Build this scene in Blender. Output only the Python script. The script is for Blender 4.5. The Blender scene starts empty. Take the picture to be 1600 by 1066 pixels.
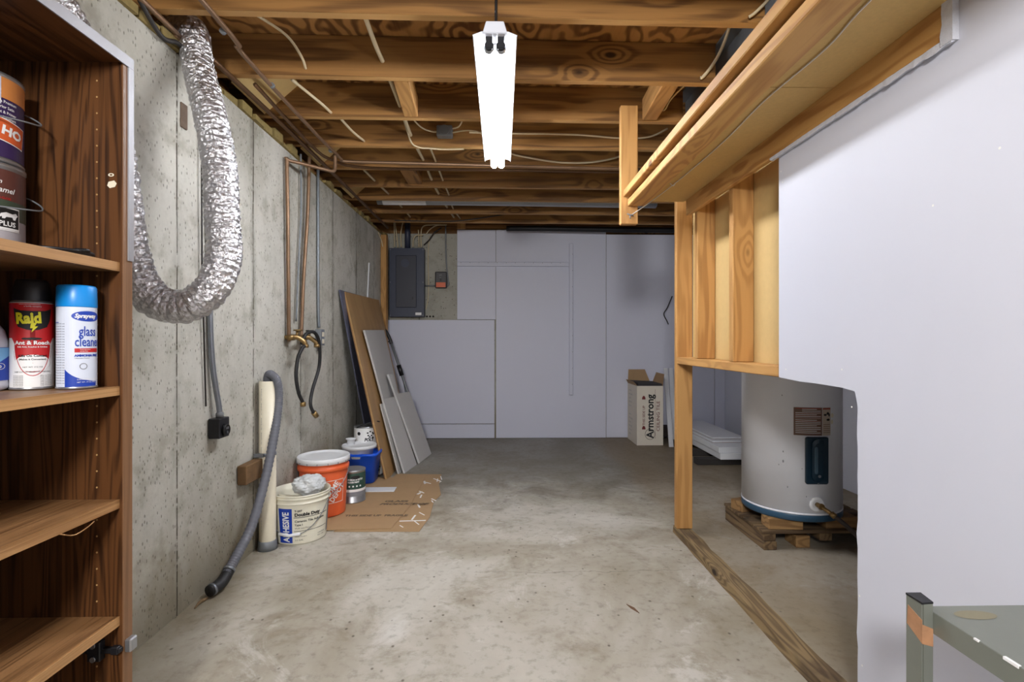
import bpy, bmesh, math, random
from math import sin, cos, pi, radians
from mathutils import Vector, Matrix, noise as mnoise
random.seed(7)
C = bpy.context.scene.collection
scene = bpy.context.scene

# ------------------------------------------------------------------ camera
cam = bpy.data.cameras.new('camera'); cam.sensor_width = 36; cam.lens = 790/1600*36; cam.clip_start = .02
co = bpy.data.objects.new('camera', cam); C.objects.link(co)
co.location = (0, 0, 1.08); co.rotation_euler = (pi/2, 0, -math.atan(16/790)); scene.camera = co
# ------------------------------------------------------------------ light
w = bpy.data.worlds.new('world'); scene.world = w; w.use_nodes = True
bg = w.node_tree.nodes['Background']; bg.inputs[0].default_value = (.95, .97, 1, 1); bg.inputs[1].default_value = .26
def area(name, loc, rot, sx, sy, power, col=(1, .98, .95)):
    l = bpy.data.lights.new(name, 'AREA'); l.shape = 'RECTANGLE'; l.size = sx; l.size_y = sy; l.energy = power; l.color = col
    o = bpy.data.objects.new(name, l); C.objects.link(o); o.location = loc; o.rotation_euler = rot
area('room_light', (-.30, -1.0, 1.95), (radians(78), 0, radians(-20)), .34, .34, 44, (1, .985, .97))
TUBE = 52.0
scene.view_settings.view_transform = 'Standard'; scene.view_settings.look = 'None'
scene.view_settings.exposure = 0.74; scene.view_settings.gamma = 1; scene.view_settings.use_curve_mapping = False

# ------------------------------------------------------------------ node helper
def lin(c):
    return tuple((x/12.92 if x <= .04045 else ((x+.055)/1.055)**2.4) for x in [v/255 for v in c]) + (1,)
class M:
    def __init__(s, name, rough=.6, metal=0., spec=.5):
        s.m = bpy.data.materials.new(name); s.m.use_nodes = True; s.nt = s.m.node_tree
        s.b = s.nt.nodes['Principled BSDF']; s.set('Roughness', rough); s.set('Metallic', metal); s.set('Specular IOR Level', spec)
    def n(s, t, **k):
        x = s.nt.nodes.new(t)
        for a, v in k.items(): setattr(x, a, v)
        return x
    def ln(s, v, inp):
        if v is None: return
        if hasattr(v, 'is_linked'): s.nt.links.new(v, inp)
        elif isinstance(v, (tuple, list)) and len(v) == 3 and inp.type == 'RGBA': inp.default_value = tuple(v)+(1,)
        else: inp.default_value = v
    def set(s, k, v): s.ln(v, s.b.inputs[k])
    def math(s, op, a, b=0., c=0., clamp=False):
        x = s.n('ShaderNodeMath', operation=op, use_clamp=clamp)
        s.ln(a, x.inputs[0]); s.ln(b, x.inputs[1]); s.ln(c, x.inputs[2]); return x.outputs[0]
    def vec(s, op, a, b):
        x = s.n('ShaderNodeVectorMath', operation=op); s.ln(a, x.inputs[0]); s.ln(b, x.inputs[1]); return x.outputs[0]
    def map(s, v, scale): return s.vec('MULTIPLY', v, scale)
    def noise(s, v, sc=1., det=3., ro=.55, dist=0.):
        x = s.n('ShaderNodeTexNoise'); s.ln(v, x.inputs['Vector']); x.inputs['Scale'].default_value = sc
        x.inputs['Detail'].default_value = det; x.inputs['Roughness'].default_value = ro; x.inputs['Distortion'].default_value = dist
        return x.outputs[0]
    def voro(s, v, sc=1., feat='F1', rnd=1.):
        x = s.n('ShaderNodeTexVoronoi', feature=feat); s.ln(v, x.inputs['Vector']); x.inputs['Scale'].default_value = sc
        x.inputs['Randomness'].default_value = rnd; return x
    def mix(s, f, a, b, mode='MIX'):
        x = s.n('ShaderNodeMix', data_type='RGBA', blend_type=mode); s.ln(f, x.inputs[0]); s.ln(a, x.inputs[6]); s.ln(b, x.inputs[7]); return x.outputs[2]
    def step(s, v, a, b):
        x = s.n('ShaderNodeMapRange', interpolation_type='SMOOTHSTEP'); s.ln(v, x.inputs[0])
        x.inputs[1].default_value = a; x.inputs[2].default_value = b; return x.outputs[0]
    def bump(s, h, strength=.3, dist=.005):
        x = s.n('ShaderNodeBump'); x.inputs['Strength'].default_value = strength; x.inputs['Distance'].default_value = dist
        s.ln(h, x.inputs['Height']); s.nt.links.new(x.outputs[0], s.b.inputs['Normal'])
    def pos(s): return s.n('ShaderNodeNewGeometry').outputs['Position']
    def obj(s):
        t = s.n('ShaderNodeTexCoord').outputs['Object']; r = s.n('ShaderNodeObjectInfo').outputs['Random']
        return s.vec('ADD', t, s.vec('MULTIPLY', s.comb(r, r, r), (37., 23., 17.)))
    def comb(s, a, b, c):
        x = s.n('ShaderNodeCombineXYZ'); s.ln(a, x.inputs[0]); s.ln(b, x.inputs[1]); s.ln(c, x.inputs[2]); return x.outputs[0]
    def sep(s, v):
        x = s.n('ShaderNodeSeparateXYZ'); s.ln(v, x.inputs[0]); return x.outputs

def plain(name, col, rough=.5, metal=0., var=.08, sc=12., spec=.5, bump=0.):
    a = M(name, rough, metal, spec); v = a.obj(); c = lin(col)
    n = a.noise(v, sc, 4)
    a.set('Base Color', a.mix(n, tuple(x*(1-var) for x in c[:3])+(1,), tuple(min(1, x*(1+var)) for x in c[:3])+(1,)))
    if bump: a.bump(a.noise(v, sc*8, 3), bump, .002)
    return a.m
def wood(name, light, dark, axis=0, rough=.6, freq=7., cross=9., knots=True, contrast=.75, streak=.35, along=1.1, fine=120., stain=None):
    a = M(name, rough, 0, .35); v = a.obj()
    def sc(al, cr): q = [cr]*3; q[axis] = al; return tuple(q)
    p = a.noise(a.map(v, sc(along, cross)), 1, 2, .45)
    p = a.math('MULTIPLY', p, freq)
    kd = None
    if knots:
        kd = a.voro(a.map(v, sc(2.2, 4.4)), 1).outputs['Distance']
        e = a.math('EXPONENT', a.math('MULTIPLY', a.math('MULTIPLY', kd, kd), -30.))
        p = a.math('ADD', p, a.math('MULTIPLY', e, 2.6))
    g = a.math('SINE', a.math('MULTIPLY', p, 6.283))
    g = a.step(g, -.6, 1.0)
    fs = a.noise(a.map(v, sc(2.2, fine)), 1, 3, .6)
    lo = a.noise(a.map(v, sc(.8, 3.)), 1, 3, .5)
    t = a.math('ADD', a.math('MULTIPLY', g, contrast), a.math('MULTIPLY', a.math('SUBTRACT', fs, .5), streak*2), clamp=True)
    t = a.math('MULTIPLY', t, a.math('ADD', .55, a.math('MULTIPLY', lo, .8)), clamp=True)
    col = a.mix(t, lin(light), lin(dark))
    if kd is not None: col = a.mix(a.math('SUBTRACT', 1, a.step(kd, .035, .08)), col, tuple(x*.35 for x in lin(dark)[:3])+(1,))
    if stain is not None:
        s_ = a.step(a.noise(a.map(v, sc(1.5, 3)), 1.6, 4, .6), .5, .72); col = a.mix(a.math('MULTIPLY', s_, .75), col, lin(stain))
    br = a.n('ShaderNodeObjectInfo').outputs['Random']
    col = a.mix(a.math('MULTIPLY', br, .22), col, lin(dark))
    a.set('Base Color', col); a.bump(t, .12, .002)
    return a.m

# ------------------------------------------------------------------ materials
JL, JD = (160, 116, 64), (86, 56, 27)
joist_m = wood('joist_wood', JL, JD, 0, knots=True, freq=5, cross=9, contrast=.7, along=.8, streak=.6, fine=90)
joist_bottom = wood('joist_bottom_pale', (196, 152, 94), (150, 106, 56), 0, knots=False, freq=3, cross=14, contrast=.4, streak=.5, fine=90)  # paler wood colour for the joist bottom faces
joist_y = wood('old_lumber_y', JL, JD, 1)
joist_z = wood('old_lumber_z', JL, JD, 2)
ST_L, ST_D = (192, 146, 88), (144, 98, 50)
stud_z = wood('stud_wood', ST_L, ST_D, 2, contrast=.5, freq=6, cross=12, streak=.25)
stud_y = wood('stud_wood_y', ST_L, ST_D, 1, contrast=.5, freq=6, cross=12, streak=.25)
stud_x = wood('stud_wood_x', ST_L, ST_D, 0, contrast=.5, freq=6, cross=12, streak=.25)
rail_y = wood('rail_wood', (206, 160, 96), (150, 98, 46), 1, contrast=.6, freq=6, cross=11)
sill_m = wood('rotten_sill_wood', (142, 120, 86), (78, 60, 42), 1, contrast=.7, freq=9, cross=14, stain=(58, 46, 38), rough=.85)
pallet_m = wood('pallet_wood', (120, 98, 70), (62, 46, 34), 1, contrast=.7, stain=(40, 32, 27), rough=.85)
pallet_x = wood('pallet_wood_x', (120, 98, 70), (62, 46, 34), 0, contrast=.7, stain=(40, 32, 27), rough=.85)
block_m = wood('block_wood', (156, 122, 80), (104, 74, 44), 0, contrast=.6, rough=.8)
ply_m = wood('subfloor_plywood', (186, 136, 78), (98, 62, 30), 1, freq=9, cross=4.5, along=3.0, knots=False, contrast=.95, fine=60)
case_z = wood('dark_oak_laminate', (98, 62, 34), (40, 23, 13), 2, rough=.38, freq=13, cross=14, along=.9, contrast=.7, streak=1.1, fine=120, knots=False)
case_y = wood('dark_oak_laminate_y', (96, 60, 32), (44, 25, 13), 1, rough=.38, freq=8, cross=9, contrast=.65, streak=.9, fine=230, knots=False)
shelf_m = wood('shelf_oak_laminate', (148, 110, 72), (86, 56, 32), 1, rough=.42, freq=8, cross=18, contrast=.4, streak=1.3, fine=110, knots=False)
edge_m = wood('shelf_edge_band', (186, 144, 96), (124, 84, 48), 1, rough=.5, freq=3, cross=40, contrast=.5, streak=1., fine=260, knots=False)
edge_z = wood('panel_edge_band', (138, 102, 72), (98, 68, 44), 2, rough=.5, freq=3, cross=40, contrast=.4, streak=.8, fine=260, knots=False)
hard_m = wood('hardboard', (176, 140, 92), (140, 104, 62), 2, freq=2, knots=False, contrast=.35, rough=.5)
hard_d = plain('hardboard_dark_edge', (112, 76, 42), .6)
kraft = plain('kraft_drywall_back', (198, 168, 112), .85, var=.08, sc=40, bump=.15)
osb = plain('particle_board', (200, 166, 104), .85, var=.12, sc=90, bump=.25)
white_dw = plain('white_painted_drywall', (206, 208, 220), .55, var=.015, sc=3, bump=.06)
panel_w = plain('white_wall_board', (208, 210, 226), .5, var=.02, sc=2, bump=.03)
grey_dw = plain('raw_drywall', (190, 188, 186), .8, var=.04, sc=8, bump=.08)
gyp = plain('gypsum_edge', (232, 232, 230), .8)
mud = plain('joint_compound', (214, 216, 226), .7, var=.15, sc=60, bump=.8)
steel = plain('galvanised_steel', (150, 156, 164), .42, .85, var=.15, sc=30)
steel_d = plain('grey_duct_steel', (126, 130, 134), .5, .35, var=.2, sc=14)
copper = plain('copper_pipe', (134, 106, 82), .42, .55, var=.35, sc=9)
copper_d = plain('tarnished_copper', (104, 76, 52), .5, .6, var=.35, sc=9)
brass = plain('brass', (150, 124, 82), .35, .85, var=.2)
rubber = plain('black_rubber', (26, 26, 28), .6)
black_pl = plain('black_plastic', (22, 22, 25), .4)
black_mt = plain('black_metal', (34, 34, 38), .45, .3)
grey_hose = plain('grey_corrugated_hose', (98, 100, 108), .55)
pvc = plain('cream_pvc', (222, 214, 192), .45, var=.06)
wire_w = plain('cream_cable', (206, 190, 156), .55)
wire_k = plain('dark_cable', (40, 36, 34), .6)
orange = plain('orange_plastic', (222, 98, 52), .4, var=.06)
white_pl = plain('white_plastic', (226, 228, 232), .4, var=.03)
cream_pl = plain('stained_cream_plastic', (226, 222, 204), .45, var=.12, sc=14)
blue_pl = plain('blue_plastic', (16, 84, 214), .38, var=.05)
navy = plain('navy_enamel', (50, 56, 76), .45, var=.08)
navy_d = plain('navy_door_enamel', (42, 44, 58), .42, var=.08)
tank_w = plain('tank_enamel', (224, 226, 234), .3, var=.03, sc=4)
tank_b = plain('tank_blue_ring', (42, 74, 98), .35)
teal_k = plain('access_cover_plastic', (16, 42, 58), .3)
card = plain('cardboard', (162, 132, 96), .8, var=.1, sc=14, bump=.1)
box_w = plain('white_printed_carton', (216, 208, 194), .7, var=.05)
greentbl = plain('grey_green_painted_steel', (126, 130, 122), .42, .3, var=.12, sc=9)
rust = plain('rust', (168, 124, 90), .85, var=.3, sc=60)
insul_m = plain('yellow_insulation', (140, 122, 74), .95, var=.35, sc=50, bump=.8)
frame_w = plain('lamp_white_enamel', (226, 230, 240), .4, var=.02)
seam_d = plain('dark_recess', (30, 27, 24), .9)
ink_k = plain('black_ink', (24, 24, 26), .6); ink_w = plain('white_ink', (238, 238, 238), .5)
ink_r = plain('red_ink', (188, 30, 34), .45); ink_b = plain('blue_ink', (22, 62, 170), .45)
ink_y = plain('yellow_ink', (232, 226, 40), .45); ink_m = plain('maroon_ink', (110, 34, 36), .5)
ink_g = plain('green_ink', (44, 76, 66), .45); ink_o = plain('orange_ink', (214, 96, 48), .45)
ink_p = plain('purple_ink', (52, 34, 84), .4); ink_s = plain('skyblue_plastic', (20, 140, 222), .35)
ink_gr = plain('grey_ink', (128, 130, 136), .5); ink_br = plain('brown_label_ink', (116, 88, 76), .5)
ink_lb = plain('light_blue_ink', (120, 178, 226), .45)
trim_mt = plain('dull_metal_trim', (150, 150, 154), .5, .35)
can_metal = plain('can_steel', (170, 172, 176), .35, .8)
bag_m = M('white_bag_film', .35); bag_m.set('Base Color', lin((226, 230, 232))); bag_m.set('Transmission Weight', .25)
bag_m.bump(bag_m.noise(bag_m.obj(), 40, 3), .5, .006); bag_m = bag_m.m
# crinkled foil
f_ = M('crinkled_foil', .28, .9); v = f_.obj()
q1 = f_.voro(v, 75, 'F1').outputs['Distance']; q2 = f_.noise(v, 60, 4, .7)
f_.set('Base Color', f_.mix(q2, lin((176, 174, 178)), lin((240, 240, 244)))); f_.bump(f_.math('ADD', q1, q2), .9, .006); foil = f_.m
# lamp tubes
t_ = M('glowing_tube', .4); t_.set('Base Color', (.9, .9, .9, 1)); t_.set('Emission Color', (.93, .955, 1, 1)); t_.set('Emission Strength', TUBE); tube_m = t_.m
# concrete walls
def concrete_wall(name, axis, off, c1, c2, c3):
    a = M(name, .85, 0, .3); p = a.pos(); xyz = a.sep(p)
    n1 = a.noise(a.map(p, (1.4, 1.4, .8)), 1.2, 5, .6); n2 = a.noise(p, 9, 6, .65); n3 = a.noise(p, 60, 3, .6)
    col = a.mix(a.step(n1, .3, .7), lin(c1), lin(c2)); col = a.mix(a.math('MULTIPLY', a.step(n2, .46, .68), .45), col, lin(c3))
    col = a.mix(a.math('MULTIPLY', n3, .25), col, (.18, .175, .15, 1))
    # yellow-brown damp near the floor
    low = a.math('SUBTRACT', 1, a.step(a.math('ADD', xyz[2], a.math('MULTIPLY', n1, -.5)), -.22, .25))
    col = a.mix(a.math('MULTIPLY', low, .7), col, lin((108, 96, 68)))
    # form joints: dirty streak either side
    y = a.math('ADD', xyz[axis], off)
    d = a.math('ABSOLUTE', a.math('SUBTRACT', a.math('MODULO', y, .61), .305))
    wob = a.noise(a.map(p, (1, 1, 3.)), 6, 4, .6)
    s1 = a.math('SUBTRACT', 1, a.step(a.math('ADD', d, a.math('MULTIPLY', a.math('SUBTRACT', wob, .5), .006)), .0015, .006))
    s2 = a.math('MULTIPLY', a.math('SUBTRACT', 1, a.step(d, .0, .055)), a.step(a.noise(a.map(p, (3, 3, 1.)), 2, 4, .6), .48, .72))
    col = a.mix(a.math('MULTIPLY', s2, .55), col, lin((88, 82, 66)))
    col = a.mix(a.math('MULTIPLY', s1, a.step(wob, .36, .5)), col, lin((70, 64, 52)))
    # pits
    vv = a.voro(a.map(p, (1, 1, .75)), 42); pr = a.sep(vv.outputs['Color'])[0]
    pit = a.math('MULTIPLY', a.math('SUBTRACT', 1, a.step(vv.outputs['Distance'], .10, .26)), a.step(a.math('ADD', pr, a.math('MULTIPLY', n1, .8)), .92, 1.05))
    v2 = a.voro(a.map(p, (1, 1, .5)), 90); pit2 = a.math('MULTIPLY', a.math('SUBTRACT', 1, a.step(v2.outputs['Distance'], .15, .35)), a.step(a.math('ADD', a.sep(v2.outputs['Color'])[1], a.math('MULTIPLY', n2, .9)), 1.0, 1.16))
    pit = a.math('MAXIMUM', pit, a.math('MULTIPLY', pit2, .7))
    col = a.mix(a.math('MULTIPLY', pit, .8), col, lin((74, 68, 54)))
    a.set('Base Color', col)
    a.bump(a.math('SUBTRACT', a.math('ADD', a.math('MULTIPLY', n2, .5), a.math('MULTIPLY', n3, .15)), a.math('ADD', pit, s1)), .5, .006)
    return a.m
conc_l = concrete_wall('poured_concrete_wall', 1, -2.01+.305+6.1, (208, 206, 197), (178, 176, 165), (132, 127, 108))
conc_b = concrete_wall('poured_concrete_back', 0, 6.1, (184, 182, 172), (166, 164, 152), (140, 136, 120))
a = M('concrete_floor', .62, 0, .35); p = a.pos(); xyz = a.sep(p)
n1 = a.noise(p, .9, 6, .62, .6); n2 = a.noise(p, 3.2, 7, .68, .4); n3 = a.noise(p, 26, 5, .65); n4 = a.noise(p, 130, 2, .5)
col = a.mix(a.step(n1, .32, .68), lin((148, 139, 121)), lin((196, 192, 182)))
col = a.mix(a.math('MULTIPLY', a.step(n2, .5, .66), .55), col, lin((128, 116, 94)))
col = a.mix(a.math('MULTIPLY', a.step(a.noise(p, 2.1, 6, .7, .8), .56, .66), .5), col, lin((214, 212, 206)))
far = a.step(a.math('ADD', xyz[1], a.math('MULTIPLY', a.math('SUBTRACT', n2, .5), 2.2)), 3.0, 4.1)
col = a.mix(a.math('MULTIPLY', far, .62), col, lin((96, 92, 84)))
rt = a.step(a.math('ADD', xyz[0], a.math('MULTIPLY', a.math('SUBTRACT', n1, .5), .5)), .93, 1.12)
col = a.mix(a.math('MULTIPLY', rt, .5), col, lin((120, 98, 64)))
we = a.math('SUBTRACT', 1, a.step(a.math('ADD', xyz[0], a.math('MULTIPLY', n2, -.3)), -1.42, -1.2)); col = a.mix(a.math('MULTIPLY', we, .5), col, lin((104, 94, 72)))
col = a.mix(a.math('MULTIPLY', a.step(n3, .5, .7), .34), col, lin((100, 92, 74)))
vv = a.voro(a.map(p, (1, .8, 1)), 26); pit = a.math('MULTIPLY', a.math('SUBTRACT', 1, a.step(vv.outputs['Distance'], .05, .2)), a.step(a.math('ADD', a.sep(vv.outputs['Color'])[0], a.math('MULTIPLY', n2, .5)), .98, 1.08))
col = a.mix(a.math('MULTIPLY', pit, .8), col, lin((74, 64, 50)))
ck = a.math('ABSOLUTE', a.math('SUBTRACT', a.math('ADD', xyz[1], a.math('MULTIPLY', a.math('SUBTRACT', a.noise(p, 5, 4, .6), .5), .12)), 2.36))
crack = a.math('MULTIPLY', a.math('SUBTRACT', 1, a.step(ck, .0005, .0035)), a.step(xyz[0], -.25, .1)); crack = a.math('MULTIPLY', crack, a.math('SUBTRACT', 1, a.step(xyz[0], .8, .95)))
col = a.mix(a.math('MULTIPLY', crack, .6), col, lin((90, 84, 70)))
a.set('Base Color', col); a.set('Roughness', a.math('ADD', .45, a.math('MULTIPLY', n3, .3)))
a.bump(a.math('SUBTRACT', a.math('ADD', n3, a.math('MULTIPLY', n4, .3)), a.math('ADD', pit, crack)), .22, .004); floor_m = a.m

# ------------------------------------------------------------------ geometry helpers
class MB:
    def __init__(s): s.v = []; s.f = []; s.sm = []
    def add(s, vs, fs, smooth=False):
        n = len(s.v); s.v += [Vector(q) for q in vs]; s.f += [tuple(i+n for i in f) for f in fs]; s.sm += [smooth]*len(fs); return s
    def box(s, x0, x1, y0, y1, z0, z1, rot=None, c=None):
        vs = [Vector((x, y, z)) for z in (z0, z1) for x, y in ((x0, y0), (x1, y0), (x1, y1), (x0, y1))]
        if rot is not None:
            c = Vector(c) if c else sum(vs, Vector())/8
            vs = [c + rot @ (q-c) for q in vs]
        return s.add(vs, [(3, 2, 1, 0), (4, 5, 6, 7), (0, 1, 5, 4), (1, 2, 6, 5), (2, 3, 7, 6), (3, 0, 4, 7)])
    def prism(s, pts, t):
        t = Vector(t); n = len(pts); p = [Vector(q) for q in pts]
        nrm = Vector()
        for i in range(n): nrm += p[i].cross(p[(i+1) % n])
        if nrm.dot(t) > 0: p.reverse()
        fs = [tuple(range(n)), tuple(range(2*n-1, n-1, -1))] + [(i, i+n, (i+1) % n+n, (i+1) % n) for i in range(n)]
        return s.add(p+[q+t for q in p], fs)
    def lathe(s, prof, c, seg=40, axis='z', smooth=True, cap=True):
        c = Vector(c); vs = []; fs = []
        for r, z in prof:
            for k in range(seg):
                t = 2*pi*k/seg; q = (r*sin(t), -r*cos(t), z)
                if axis == 'x': q = (z, r*sin(t), r*cos(t))
                if axis == 'y': q = (r*cos(t), z, r*sin(t))
                vs.append(c+Vector(q))
        m = len(prof)
        for j in range(m-1):
            for k in range(seg):
                k2 = (k+1) % seg; fs.append((j*seg+k, j*seg+k2, (j+1)*seg+k2, (j+1)*seg+k))
        if cap:
            fs.append(tuple(range(seg-1, -1, -1))); fs.append(tuple((m-1)*seg+k for k in range(seg)))
        n0 = len(s.f); s.add(vs, fs, smooth)
        if cap: s.sm[-1] = s.sm[-2] = False
        return s
    def tube(s, pts, r, seg=8, cap=True, smooth=True):
        pts = [Vector(q) for q in pts]; n = len(pts); rr = r if isinstance(r, list) else [r]*n
        tan = [(pts[min(i+1, n-1)]-pts[max(i-1, 0)]).normalized() for i in range(n)]
        up = Vector((0, 0, 1)) if abs(tan[0].z) < .9 else Vector((1, 0, 0))
        u = tan[0].cross(up).normalized(); vs = []
        for i in range(n):
            u = (u - tan[i]*u.dot(tan[i])).normalized(); w_ = tan[i].cross(u)
            for k in range(seg):
                t = 2*pi*k/seg; vs.append(pts[i]+(u*cos(t)+w_*sin(t))*rr[i])
        fs = [(j*seg+k, j*seg+(k+1) % seg, (j+1)*seg+(k+1) % seg, (j+1)*seg+k) for j in range(n-1) for k in range(seg)]
        if cap: fs += [tuple(range(seg-1, -1, -1)), tuple((n-1)*seg+k for k in range(seg))]
        return s.add(vs, fs, smooth)
def smooth_path(pts, k=8):
    p = [Vector(q) for q in pts]; out = []
    for i in range(len(p)-1):
        a, b, c, d = p[max(i-1, 0)], p[i], p[i+1], p[min(i+2, len(p)-1)]
        for j in range(k):
            t = j/k; out.append(.5*((2*b)+(c-a)*t+(2*a-5*b+4*c-d)*t*t+(-a+3*b-3*c+d)*t**3))
    return out+[p[-1]]
LOC = {}
def obj(name, mb, mat, parent=None, bevel=0., seg=1, label=None, kind=None, origin=None):
    vs = mb.v
    lo = Vector([min(q[i] for q in vs) for i in range(3)]); hi = Vector([max(q[i] for q in vs) for i in range(3)])
    org = Vector(origin) if origin else Vector(((lo.x+hi.x)/2, (lo.y+hi.y)/2, lo.z))
    me = bpy.data.meshes.new(name); me.from_pydata([q-org for q in vs], [], mb.f)
    me.polygons.foreach_set('use_smooth', mb.sm); me.materials.append(mat); me.update()
    o = bpy.data.objects.new(name, me); C.objects.link(o)
    po = LOC.get(parent.name, Vector()) if parent else Vector()
    o.parent = parent; o.location = org-po; LOC[o.name] = org
    if bevel:
        b = o.modifiers.new('bevel', 'BEVEL'); b.width = bevel; b.segments = seg; b.limit_method = 'ANGLE'; b.angle_limit = .7
    if label: o['label'] = label
    if name in ('lettering', 'pictogram', 'lid_notch', 'enamel_chips', 'glue_residue', 'receptacle_slot', 'paint_chip', 'ruled_line', 'label_oval', 'pipe_strap', 'screw', 'cable_clamp'): kind = 'stuff'
    if kind: o['kind'] = kind
    return o
def thing(name, loc, label, cat, group=None, kind=None):
    o = bpy.data.objects.new(name, None); C.objects.link(o); o.location = loc; o.empty_display_size = .05; LOC[o.name] = Vector(loc)
    if kind: o['kind'] = kind
    return tag(o, label, cat, group)
def tag(o, label, cat, group=None):
    if label: o['label'] = label
    if cat: o['category'] = cat
    if group: o['group'] = group
    return o
def struct(name, mb, mat, **k): return obj(name, mb, mat, kind='structure', **k)
def B(*a, **k): return MB().box(*a, **k)

# flat print: 2D shapes that are laid on a plane or wrapped on a cylinder
class Sheet:
    def __init__(s): s.v = []; s.f = []
    def add(s, vs, fs): n = len(s.v); s.v += vs; s.f += [tuple(i+n for i in f) for f in fs]; return s
    def rect(s, x0, y0, x1, y1, nx=8, ny=1):
        vs = [(x0+(x1-x0)*i/nx, y0+(y1-y0)*j/ny) for j in range(ny+1) for i in range(nx+1)]
        return s.add(vs, [(j*(nx+1)+i, j*(nx+1)+i+1, (j+1)*(nx+1)+i+1, (j+1)*(nx+1)+i) for j in range(ny) for i in range(nx)])
    def ell(s, cx, cy, rx, ry, seg=24, inner=0.):
        R = [inner, (inner+1)/2, 1] if inner else [.02, .35, .7, 1]
        vs = [(cx+rx*r*cos(2*pi*k/seg), cy+ry*r*sin(2*pi*k/seg)) for r in R for k in range(seg)]; m = len(R)
        return s.add(vs, [(j*seg+k, (j+1)*seg+k, (j+1)*seg+(k+1) % seg, j*seg+(k+1) % seg) for j in range(m-1) for k in range(seg)])
    def poly(s, pts): return s.add(list(pts), [tuple(range(len(pts)))])
    def strip(s, lo, hi):   # two curves of equal length
        n = len(lo); return s.add(list(lo)+list(hi), [(i, i+1, n+i+1, n+i) for i in range(n-1)])
    def text(s, body, x, y, size, sx=1., bold=0., rot=0., align='LEFT', shear=0.):
        c = bpy.data.curves.new('t', 'FONT'); c.body = body; c.size = size; c.align_x = align; c.resolution_u = 2; c.offset = bold; c.shear = shear
        o = bpy.data.objects.new('t', c); C.objects.link(o); bpy.context.view_layer.update()
        me = bpy.data.meshes.new_from_object(o.evaluated_get(bpy.context.evaluated_depsgraph_get()))
        ca, sa = cos(rot), sin(rot)
        s.add([(x+(q.co.x*sx)*ca-q.co.y*sa, y+(q.co.x*sx)*sa+q.co.y*ca) for q in me.vertices], [tuple(p.vertices) for p in me.polygons])
        bpy.data.objects.remove(o); bpy.data.curves.remove(c); bpy.data.meshes.remove(me); return s
    def cut(s, x0=None, x1=None): return s
    def bend(s, c, R, a0=0., eps=.0006):   # R(v) or number; a=0 faces -Y
        mb = MB(); vs = []
        R0 = R(0) if callable(R) else R
        bm = bmesh.new(); bv = [bm.verts.new((u, v, 0)) for u, v in s.v]
        for f in s.f:
            try: bm.faces.new([bv[i] for i in f])
            except ValueError: pass
        lo = min(q[0] for q in s.v); hi = max(q[0] for q in s.v); st_ = R0*.11; k = math.ceil(lo/st_)
        while k*st_ < hi:
            bmesh.ops.bisect_plane(bm, geom=bm.verts[:]+bm.edges[:]+bm.faces[:], plane_co=(k*st_, 0, 0), plane_no=(1, 0, 0), dist=1e-7); k += 1
        bm.verts.index_update(); SV = [(q.co.x, q.co.y) for q in bm.verts]; SF = [tuple(q.index for q in f.verts) for f in bm.faces]; bm.free()
        for u, v in SV:
            r = (R(v) if callable(R) else R)+eps; t = a0+u/R0; vs.append((c[0]+r*sin(t), c[1]-r*cos(t), c[2]+v))
        return mb.add(vs, SF, True)
    def plane(s, o, u, v, n=None, eps=.0008):
        o, u, v = Vector(o), Vector(u).normalized(), Vector(v).normalized(); n = u.cross(v)
        return MB().add([o+u*a+v*b+n*eps for a, b in s.v], s.f)

# ================================================================== SETTING
struct('floor', B(-1.6, 3.0, -2.5, 6.0, -.12, 0), floor_m)
# left wall: poured concrete with slightly raised form seams
SE = [2.01+.61*k for k in range(-6, 7)]
mb = MB(); ys = []
y = -1.5
cut = sorted(set([-1.5, 5.7]+[s+d for s in SE for d in (-.012, -.003, 0, .003, .012) if -1.5 < s+d < 5.7]))
zs = [2.21*i/44 for i in range(45)]
vs = []
for yy in cut:
    near = min(SE, key=lambda s: abs(s-yy)); d = abs(near-yy)
    for z in zs:
        k = .5+.5*mnoise.noise(Vector((near*3, z*9, 0)))
        bump = (.0045*k if d < .002 else (.0015*k if d < .004 else 0))
        vs.append((-1.275+bump+.002*mnoise.noise(Vector((yy*1.3, z*2, 4))), yy+(.004*mnoise.noise(Vector((near, z*3, 2))) if d < .02 else 0), z))
nz = len(zs)
fs = [(i*nz+j, (i+1)*nz+j, (i+1)*nz+j+1, i*nz+j+1) for i in range(len(cut)-1) for j in range(nz-1)]
fs = [f[::-1] for f in fs]
mb.add(vs, fs, True); mb.box(-1.50, -1.277, -1.5, 5.7, -.02, 2.21)
wl = struct('wall_left', mb, conc_l)
obj('sill_plate', B(-1.45, -1.31, -1.5, 5.7, 2.212, 2.276), joist_y, wl)
# ragged insulation tucked over the sill
mb = MB()
for k in range(46):
    y0 = .3+k*.115; r = random.random()
    mb.box(-1.36, -1.285+.035*r, y0, y0+.10, 2.211, 2.225+.04*random.random(), rot=Matrix.Rotation(random.uniform(-.12, .12), 3, 'Z'))
obj('insulation', mb, insul_m, wl, kind='stuff')
obj('rim_joist', B(-1.50, -1.452, -1.5, 5.7, 2.28, 2.462), joist_y, wl)
# wood scrap embedded high in the wall, rusty patch
obj('wood_scrap', B(-1.277, -1.268, 2.03, 2.07, 1.93, 2.03), plain('embedded_scrap', (104, 88, 76), .9, var=.35, sc=50), wl, bevel=.003)
# back wall
wb = struct('wall_back', B(-1.5, 2.7, 5.625, 5.8, -.02, 2.27), conc_b)
P = panel_w
def wp(x0, x1, z0, z1, y=5.61): return obj('wall_panel', B(x0, x1, y, 5.624, z0, z1), P, wb, bevel=.0025)
wp(-1.262, -.0805, .163, 1.313); wp(-1.262, -.0805, .004, .157, 5.606)
wp(-.494, -.0665, 1.318, 2.312)
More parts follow.
